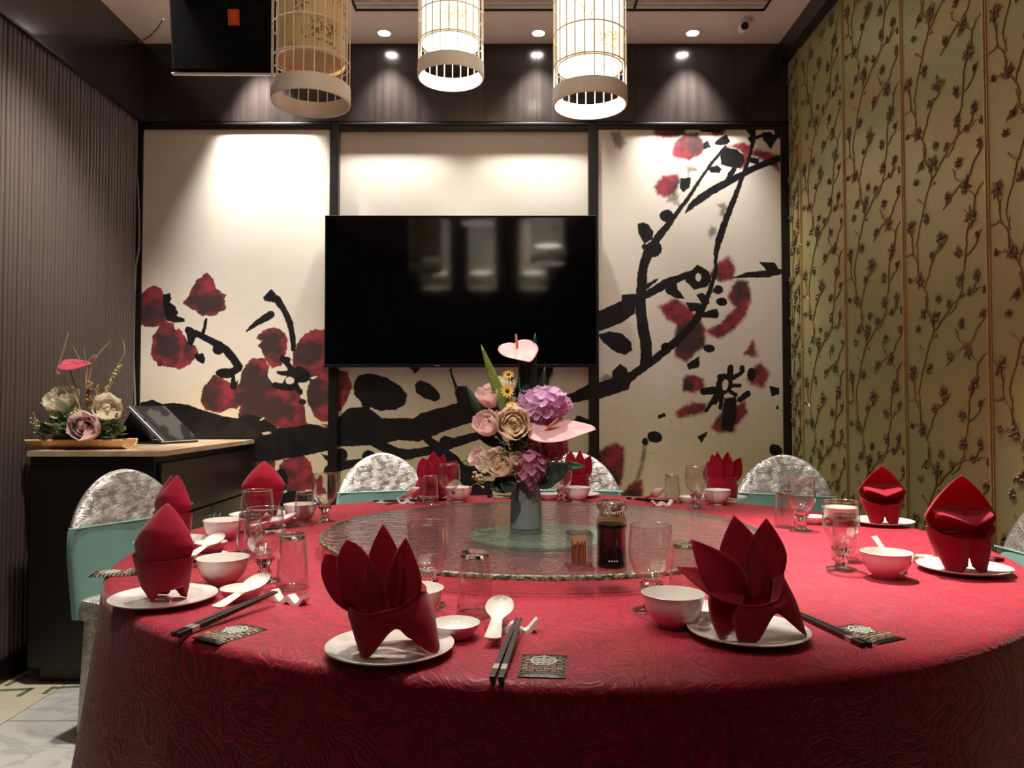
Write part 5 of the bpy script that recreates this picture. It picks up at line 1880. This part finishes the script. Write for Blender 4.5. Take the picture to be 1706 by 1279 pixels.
def rose(parent, c, r, m, face=(0, -1, 0.35), seed=0):
    """rose with a furled core and cupped petals as sub-parts; face = direction the bloom looks"""
    rr = random.Random(seed)
    core = MB()
    def spiral(u, v):
        a = u * 5 * PI
        q = 0.06 + 0.22 * u + 0.03 * math.sin(a * 1.3)
        return (q * r * math.cos(a) * (0.8 + 0.3 * v), q * r * math.sin(a) * (0.8 + 0.3 * v), (-0.3 + 0.85 * v - 0.10 * u * v) * r)
    core.grid(spiral, 60, 5)
    o = core.build('rose', m, parent, 'all', c, Vector(face).to_track_quat('Z', 'Y').to_euler())
    key = m.name
    if key not in _pm:
        _pm[key] = [cup_petal(m, x) for x in (0.05, 0.35, 0.8)]
    for layer, (n, sc, zz, pm) in enumerate(((3, 0.42, 0.10, 0), (4, 0.58, 0.03, 0), (5, 0.76, -0.05, 1), (6, 0.95, -0.12, 2))):
        for i in range(n):
            a = 2 * PI * (i + 0.5 * layer) / n + rr.uniform(-.2, .2)
            q = link('petal', _pm[key][pm], o, (0, 0, zz * r), (rr.uniform(-.08, .08), rr.uniform(-.08, .08), a))
            k = sc * r * rr.uniform(0.95, 1.06)
            q.scale = (k, k, k)
    return o
def floret_mesh(m):
    mb = MB()
    for i in range(4):
        a = PI / 2 * i
        d = Vector((math.cos(a), math.sin(a), 0))
        s = Vector((-math.sin(a), math.cos(a), 0))
        def fn(u, v):
            k = 2 * u - 1
            w = 0.62 * math.sin(PI * (0.10 + 0.80 * v)) 
            return d * (0.08 + v) + s * (k * w) + Vector((0, 0, 0.18 * v * v + 0.16 * k * k * v - 0.02))
        mb.grid(fn, 3, 4)
    mb.sphere((0, 0, 0.05), 0.10, 6, 4)
    return mb.mesh('floret', m, 'all')
FL = {}
def hydrangea(parent, c, r, sc, m, n=46, seed=0, fs=0.011):
    rr = random.Random(seed)
    core = MB().sphere((0, 0, 0), r * 0.82, 16, 10, sc).build('hydrangea', m, parent, 'all', c)
    if m.name not in FL:
        FL[m.name] = floret_mesh(m)
    for i in range(n):
        z = 1 - 2 * (i + 0.5) / n
        a = i * 2.39996
        d = Vector((math.sqrt(1 - z * z) * math.cos(a), math.sqrt(1 - z * z) * math.sin(a), z))
        q_ = rr.uniform(0.92, 1.12)
        f = link('floret', FL[m.name], core, (d.x * r * sc[0] * q_, d.y * r * sc[1] * q_, d.z * r * sc[2] * q_))
        e = (d + Vector((rr.uniform(-.6, .6), rr.uniform(-.6, .6), rr.uniform(-.6, .6)))).to_track_quat('Z', 'Y').to_euler()
        f.rotation_euler = e
        f.scale = (fs * rr.uniform(.85, 1.35),) * 3
    return core
def blade(parent, pts, w, m, name='leaf_blade', face=Vector((0, -1, 0)), fold=0.25):
    pts = [Vector(p) for p in pts]
    n = 14
    def at(v):
        t = v * (len(pts) - 1)
        i = min(int(t), len(pts) - 2)
        return pts[i].lerp(pts[i + 1], t - i)
    mb = MB()
    def fn(u, v):
        k = 2 * u - 1
        p0, p1 = at(max(0, v - .03)), at(min(1, v + .03))
        ax = (p1 - p0).normalized()
        s = ax.cross(face).normalized()
        ww = w * math.sin(PI * min(1, 0.16 + 0.84 * v ** 0.9)) ** 0.8
        return at(v) + s * (k * ww) - face * (fold * ww * abs(k))
    mb.grid(fn, 4, n)
    o = mb.build(name, m, parent, 'all')
    solid(o, 0.0009)
    return o
def broad_leaf(parent, c, tip, w, m, face=Vector((0, -1, 0.3)), name='leaf'):
    c, tip = Vector(c), Vector(tip)
    ax = tip - c
    L = ax.length
    ax.normalize()
    s = ax.cross(face).normalized()
    nn = s.cross(ax)
    mb = MB()
    def fn(u, v):
        k = 2 * u - 1
        ww = w * (math.sin(PI * min(1.0, 0.06 + v * 0.94)) ** 0.75) * (1 - 0.25 * v)
        return c + ax * (L * v) + s * (k * ww) + nn * (0.25 * ww * abs(k) + 0.10 * L * v * v + 0.012 * ww / w * 0.2 * math.sin(v * 30))
    mb.grid(fn, 6, 12)
    o = mb.build(name, m, parent, 'all')
    solid(o, 0.0010)
    return o
def anthurium(parent, c, W, Hh, tilt, roll, m, sp_dir, stem_to, sp_len=None, spin=0.0):
    """heart-shaped spathe with a spadix"""
    mb = MB()
    n = 40
    def heart(a):
        x = math.cos(a)
        y = math.sin(a)
        r = 1.0 - 0.32 * max(0, -x) * (1 - abs(y)) * 1.2
        tipx = 0.34 * max(0, x) ** 8
        return (x * r + tipx - 0.1, y * (1.02 - 0.12 * x))
    def fn(u, v):
        a = 2 * PI * u
        hx, hy = heart(a)
        k = v
        return (hx * W * k, hy * Hh * k, 0.10 * W * (k * k) * (0.6 + 0.5 * math.cos(2 * a)) - 0.07 * W * math.exp(-(hy * k / 0.12) ** 2) * k)
    mb.grid(fn, n, 9, True)
    RS = Matrix.Rotation(spin, 4, 'Z')
    mb.xform(RS)
    o = mb.build('anthurium', m, parent, 'all', c, (tilt, 0, roll))
    solid(o, 0.0012)
    sp_len = sp_len or W * 0.55
    d = Vector(sp_dir).normalized() * sp_len
    inv = Euler((tilt, 0, roll)).to_matrix().inverted()
    d = inv @ d
    b0 = RS @ Vector((-0.30 * W, 0, 0.0))
    MB().tube([b0, b0 + d * 0.3, b0 + d * 0.8, b0 + d * 0.97, b0 + d], [0.0032, 0.0040, 0.0034, 0.0024, 0.0006], 10).build('spadix', M['spadix'], o)
    st = inv @ (Vector(stem_to) - Vector(c))
    MB().tube([b0, b0.lerp(st, 0.4) + Vector((0, 0, -0.004)), st], 0.0022, 7).build('flower_stem', M['stem'], o)
    return o
def daisy(parent, c, r, face=(0, -1, 0.3)):
    mb = MB()
    for i in range(11):
        a = 2 * PI * i / 11
        d = Vector((math.cos(a), math.sin(a), 0.10))
        s = Vector((-math.sin(a), math.cos(a), 0))
        def fn(u, v):
            k = 2 * u - 1
            return (d * (0.25 + 0.75 * v) + s * (k * 0.17 * math.sin(PI * (0.2 + 0.72 * v)))) * r
        mb.grid(fn, 2, 4)
    o = mb.build('daisy', M['yellow'], parent, 'all', c, Vector(face).to_track_quat('Z', 'Y').to_euler())
    MB().sphere((0, 0, 0.05 * r), 0.32 * r, 10, 6, (1, 1, 0.6)).build('flower_eye', M['brown_eye'], o)
    return o
def sprig(parent, pts, m, n, spread, r, seed=0, name='filler_sprig'):
    rr = random.Random(seed)
    mb = MB()
    pts = [Vector(p) for p in pts]
    mb.tube(pts, 0.0011, 5)
    for i in range(n):
        t = rr.random() * (len(pts) - 1)
        k = min(int(t), len(pts) - 2)
        b = pts[k].lerp(pts[k + 1], t - k)
        e = b + Vector((rr.uniform(-1, 1), rr.uniform(-1, 1), rr.uniform(-.6, 1))) * spread
        mb.tube([b, e], 0.0006, 4)
        mb.sphere(e, r * rr.uniform(.7, 1.2), 6, 4)
    return mb.build(name, m, parent, 'all')

# ------------------------------------------------------------------ tall vase arrangement on the turntable
VP = onz(876, 879, SZ)
va = thing('flower_vase', 'tall arrangement of pink anthuriums, roses and hydrangeas in a grey vase', 'flower arrangement', (VP.x, VP.y, SZ))
K = VP.y / F
def fl_(px, py, dy=0.0):
    k = (VP.y + dy) / F
    q = ony(px, py, VP.y + dy)
    return Vector((q.x - VP.x, dy, q.z - SZ))
M['vase'] = mat('grey_ceramic', (104, 110, 112), 0.45, var=0.06)
MB().lathe([(0.0, 0.0), (0.043, 0.0), (0.0445, 0.002), (0.0435, 0.03), (0.041, 0.09), (0.0385, 0.132), (0.0375, 0.135), (0.0355, 0.133), (0.037, 0.09), (0.039, 0.02), (0.0, 0.012)], 120, caps=False, flute=(30, 0.010)).build('vase', M['vase'], va)
rim = Vector((0, 0, 0.13))
anthurium(va, fl_(866, 584, -0.005), 0.048, 0.058, math.radians(40), math.radians(10), M['pale_pink'], (-0.12, -0.25, 1), rim, 0.040, math.radians(-70))
anthurium(va, fl_(925, 717, -0.075), 0.088, 0.048, math.radians(40), math.radians(-6), M['pale_pink'], (0.75, -0.3, 0.75), rim)
hydrangea(va, fl_(905, 672, -0.035), 0.056, (1.2, 0.95, 0.74), M['hyd'], 74, 1, 0.0125)
hydrangea(va, fl_(885, 775, -0.05), 0.042, (0.95, 0.9, 1.30), M['hyd2'], 60, 2, 0.0125)
hydrangea(va, fl_(924, 746, -0.03), 0.030, (1, 0.9, 1.0), M['hyd2'], 34, 3, 0.0125)
rose(va, fl_(811, 706, -0.03), 0.034, M['rose_pink'], (-0.35, -0.8, 0.55), 1)
rose(va, fl_(855, 706, -0.075), 0.043, M['rose_tan'], (0.1, -1, 0.25), 2)
rose(va, fl_(816, 660, 0.0), 0.032, M['rose_pink'], (-0.4, -0.6, 0.8), 3)
rose(va, fl_(840, 645, 0.015), 0.030, M['rose_cream'], (0.2, -0.5, 0.9), 4)
rose(va, fl_(833, 772, -0.065), 0.038, M['rose_peach'], (-0.3, -0.9, 0.4), 5)
rose(va, fl_(808, 774, -0.05), 0.022, M['rose_cream'], (-0.5, -0.8, 0.4), 6)
rose(va, fl_(798, 762, -0.02), 0.026, M['rose_pink'], (-0.7, -0.5, 0.5), 7)
rose(va, fl_(860, 764, -0.075), 0.018, M['rose_peach'], (0.2, -1, 0.3), 8)
daisy(va, fl_(847, 624, -0.02), 0.017, (0.0, -0.8, 0.7)); daisy(va, fl_(845, 651, -0.045), 0.020, (0.3, -1, 0.2)); daisy(va, fl_(853, 676, -0.05), 0.018, (0.1, -0.7, 0.8))
for a in ((847, 624), (845, 651), (853, 676)):
    MB().tube([fl_(a[0], a[1] + 3, -0.02), fl_(856, 700, 0.0), rim], 0.0011, 5).build('daisy_stem', M['stem'], va)
blade(va, [rim, fl_(846, 690, -0.02), fl_(822, 630, -0.03), fl_(801, 573, -0.04)], 0.017, M['leaf_lite'])
blade(va, [rim, fl_(868, 660, 0.02), fl_(874, 600, 0.025), fl_(878, 574, 0.03)], 0.014, M['leaf_dark'])
blade(va, [rim, fl_(884, 660, 0.03), fl_(888, 600, 0.03), fl_(892, 553, 0.03)], 0.015, M['leaf_dark'])
blade(va, [rim, fl_(900, 660, 0.04), fl_(908, 610, 0.05)], 0.016, M['leaf_dark'])
blade(va, [rim, fl_(820, 720, 0.03), fl_(790, 670, 0.04), fl_(776, 640, 0.05)], 0.014, M['leaf_dark'])
for c, t, w, m in (((860, 800, -0.05), (815, 815, -0.07), 0.030, 'leaf_dark'), ((895, 800, -0.05), (952, 775, -0.07), 0.034, 'leaf_dark'), ((900, 800, -0.04), (925, 812, -0.09), 0.026, 'leaf_dark'),
                   ((850, 805, -0.06), (840, 822, -0.10), 0.026, 'leaf_dark'), ((840, 740, 0.0), (796, 728, 0.0), 0.020, 'leaf_dark'), ((910, 740, 0.01), (950, 725, 0.02), 0.020, 'leaf_dark'),
                   ((862, 660, 0.03), (838, 620, 0.05), 0.020, 'leaf_dark'), ((850, 735, -0.05), (880, 745, -0.08), 0.020, 'leaf_mid'), ((930, 775, 0.0), (975, 778, 0.0), 0.013, 'leaf_teal'),
                   ((890, 700, -0.01), (862, 730, -0.06), 0.020, 'leaf_dark'), ((835, 720, 0.0), (812, 742, -0.01), 0.018, 'leaf_dark'), ((865, 690, 0.02), (880, 640, 0.03), 0.022, 'leaf_dark'),
                   ((820, 765, 0.01), (770, 770, 0.03), 0.012, 'leaf_mid')):
    broad_leaf(va, fl_(*c), fl_(*t), w, M[m])
sprig(va, [rim, fl_(845, 760, -0.07), fl_(838, 735, -0.085)], M['leaf_sage'], 46, 0.020, 0.0032, 1)
sprig(va, [rim, fl_(820, 790, -0.07), fl_(800, 795, -0.07), fl_(793, 806, -0.07)], M['filler'], 44, 0.020, 0.0036, 2)
sprig(va, [rim, fl_(870, 740, -0.07), fl_(880, 735, -0.08)], M['leaf_sage'], 20, 0.014, 0.003, 3)
# inner foliage mass that holds the stems together
mass = MB()
rr = random.Random(11)
for i in range(90):
    a = rr.uniform(0, 2 * PI)
    h = rr.uniform(0.13, 0.30)
    r0 = rr.uniform(0.0, 0.045)
    c = Vector((r0 * math.cos(a) - 0.008, r0 * math.sin(a), h))
    d = Vector((math.cos(a), math.sin(a), rr.uniform(-.4, .8))).normalized()
    s = d.cross(Vector((0, 0, 1))).normalized()
    L = rr.uniform(0.025, 0.045)
    mass.add([c, c + d * L * .5 + s * 0.009, c + d * L, c + d * L * .5 - s * 0.009, c + d * L * .5 + Vector((0, 0, .003))], [(0, 1, 4), (1, 2, 4), (2, 3, 4), (3, 0, 4)])
mass.build('inner_foliage', M['leaf_dark'], va, False)

# ------------------------------------------------------------------ low arrangement in a bamboo tray on the sideboard
yT = 3.33
def tr_(px, py, dy=0.0):
    q = ony(px, py, yT + dy)
    return Vector((q.x - TPx, dy, q.z - zc))
TPx = ony(137, 735, yT).x
ta = thing('flower_tray', 'low arrangement of roses and dried stems in a bamboo tray on the sideboard', 'flower arrangement', (TPx, yT, zc + 0.007))
M['bamboo'] = mat('bamboo', (222, 180, 132), 0.4, var=0.15, vscale=6, stretch=(1, 8, 8))
wT = (ony(217, 735, yT).x - ony(57, 735, yT).x)
def trough(u, v):
    x = (u - 0.5) * wT
    a = PI + PI * v
    bulge = 1 + 0.05 * math.cos(2 * PI * u * 3) ** 8
    return (x, 0.062 * math.cos(a) * bulge, 0.036 + 0.036 * math.sin(a) * bulge)
o = MB().grid(trough, 48, 14).build('bamboo_trough', M['bamboo'], ta, 'all')
solid(o, 0.006, 1.0)
hd = [(0.058 * math.cos(PI + PI * i / 14), 0.034 + 0.033 * math.sin(PI + PI * i / 14)) for i in range(15)]
for s in (-1, 1):
    n = len(hd)
    e = MB()
    xa_, xb_ = s * (wT / 2 - 0.012), s * (wT / 2 - 0.004)
    e.add([(xa_, y_, z_) for y_, z_ in hd] + [(xb_, y_, z_) for y_, z_ in hd], [tuple(range(n)), tuple(range(n, 2 * n))] + [(i, (i + 1) % n, n + (i + 1) % n, n + i) for i in range(n)])
    e.build('end_cap', M['bamboo'], ta, False)
for s in (-0.17, 0.17):
    pts = [(s * wT * 1.2, 0.064 * math.cos(PI + PI * i / 12), 0.036 + 0.037 * math.sin(PI + PI * i / 12)) for i in range(13)]
    MB().tube(pts, 0.003, 6).build('bamboo_node', M['bamboo'], ta)
MB().sphere((0, 0, 0.045), 0.055, 18, 10, (2.3, 0.95, 0.75)).build('moss_mound', mat('moss', (70, 84, 52), 0.9, var=0.3, vscale=60, bump=0.6, bscale=200), ta)
rose(ta, tr_(96, 672, 0.0), 0.052, M['rose_cream'], (-0.3, -0.7, 0.7), 21)
rose(ta, tr_(112, 664, 0.03), 0.046, M['rose_cream'], (0.0, -0.5, 0.9), 22)
rose(ta, tr_(179, 685, -0.02), 0.056, M['rose_cream'], (0.35, -0.8, 0.5), 23)
rose(ta, tr_(142, 714, -0.085), 0.060, M['rose_pink'], (0.05, -1, 0.25), 24)
leaf_me = {}
def leafmesh(m):
    mb = MB()
    def fn(u, v):
        k = 2 * u - 1
        w = 0.42 * math.sin(PI * min(1, 0.05 + 0.95 * v)) ** 0.8
        return (k * w, v, 0.16 * abs(k) * w + 0.22 * v * v)
    mb.grid(fn, 4, 6)
    return mb.mesh('leaf', m, 'all')
for nm in ('leaf_sage', 'leaf_mid', 'leaf_dark', 'rose_cream', 'filler'):
    leaf_me[nm] = leafmesh(M[nm])
rr = random.Random(5)
for i in range(230):
    a = rr.uniform(0, 2 * PI)
    e = rr.uniform(0.05, 1.35)
    d = Vector((math.cos(a) * math.cos(e), math.sin(a) * math.cos(e), math.sin(e)))
    c = Vector((d.x * 0.150, d.y * 0.072, 0.040 + d.z * 0.085))
    kind = rr.choices(['leaf_sage', 'leaf_mid', 'leaf_dark', 'filler'], [6, 3, 1.6, 1.6])[0]
    q = link('leaf', leaf_me[kind], ta, c)
    dd = (d + Vector((rr.uniform(-.5, .5), rr.uniform(-.5, .2), rr.uniform(-.3, .5)))).normalized()
    q.rotation_euler = dd.to_track_quat('Y', 'Z').to_euler()
    s = rr.uniform(0.036, 0.060)
    q.scale = (s, s, s)
for (px, py) in ((84, 712), (92, 700), (104, 703), (78, 725)):
    q = link('leaf', leaf_me['filler'], ta, tr_(px, py, -0.06))
    q.rotation_euler = (0.4, 0, rr.uniform(-1, 1))
    q.scale = (0.06, 0.06, 0.06)
sprig(ta, [tr_(70, 730, -0.03), tr_(62, 715, -0.03), tr_(60, 700, -0.03)], M['filler'], 30, 0.025, 0.005, 9)
sprig(ta, [tr_(110, 715, -0.06), tr_(122, 695, -0.06), tr_(130, 690, -0.06)], M['filler'], 24, 0.02, 0.006, 10)
sprig(ta, [tr_(185, 735, -0.05), tr_(195, 715, -0.05), tr_(200, 700, -0.04)], M['leaf_mid'], 40, 0.028, 0.005, 12)
sprig(ta, [tr_(120, 720, -0.03), tr_(118, 690, 0.01), tr_(125, 675, 0.02)], M['leaf_sage'], 30, 0.02, 0.005, 13)
M['dry'] = fm('dried_stem', (196, 172, 138), 0.7)
M['dry_wheat'] = fm('dried_wheat', (188, 160, 100), 0.7)
def dry(pts, r, nm='dried_stem'):
    MB().tube([tr_(*a) for a in pts], r, 7).build(nm, M['dry'], ta)
dry([(136, 700, 0), (131, 675, 0), (118, 648, 0), (95, 622, 0), (98, 610, 0), (108, 580, 0), (114, 555, 0)], [0.003, 0.003, 0.0035, 0.0045, 0.004, 0.003, 0.002])
dry([(146, 690, 0.01), (147, 640, 0.01), (155, 605, 0.01), (170, 585, 0.01), (184, 571, 0.01)], [0.003, 0.004, 0.004, 0.003, 0.002])
dry([(146, 700, 0.0), (143, 640, 0.0), (146, 605, 0.0), (157, 595, 0.0), (162, 594, 0.0)], [0.003, 0.004, 0.003, 0.003, 0.002])
dry([(165, 690, 0.02), (180, 650, 0.02), (200, 605, 0.02), (208, 592, 0.02), (207, 578, 0.02), (204, 568, 0.02)], [0.003, 0.003, 0.003, 0.0035, 0.003, 0.002])
dry([(132, 600, 0.0), (122, 580, 0.0)], [0.0015, 0.001]); dry([(144, 610, 0.01), (140, 582, 0.01)], [0.0015, 0.001])
for (a, b, n, m, r) in (((170, 668, 0.02), (200, 612, 0.02), 60, 'filler', 0.0052), ((148, 690, 0.0), (150, 640, 0.0), 70, 'dry_wheat', 0.0045), ((160, 675, 0.0), (163, 645, 0.0), 26, 'dry_wheat', 0.004)):
    mb = MB()
    A_, B_ = tr_(*a), tr_(*b)
    rr = random.Random(n)
    for i in range(n):
        c = A_.lerp(B_, rr.random()) + Vector((rr.uniform(-1, 1), rr.uniform(-1, 1), rr.uniform(-.5, .5))) * 0.010
        mb.sphere(c, r, 6, 4, (1, 1, 1.4))
    mb.build('seed_head', M[m], ta, 'all')
anthurium(ta, tr_(121, 610, 0.0), 0.062, 0.045, math.radians(34), math.radians(8), fm('coral_petal', (206, 84, 104), 0.35, 0.1), (-1, 0, .2), tr_(140, 690), 0.02)
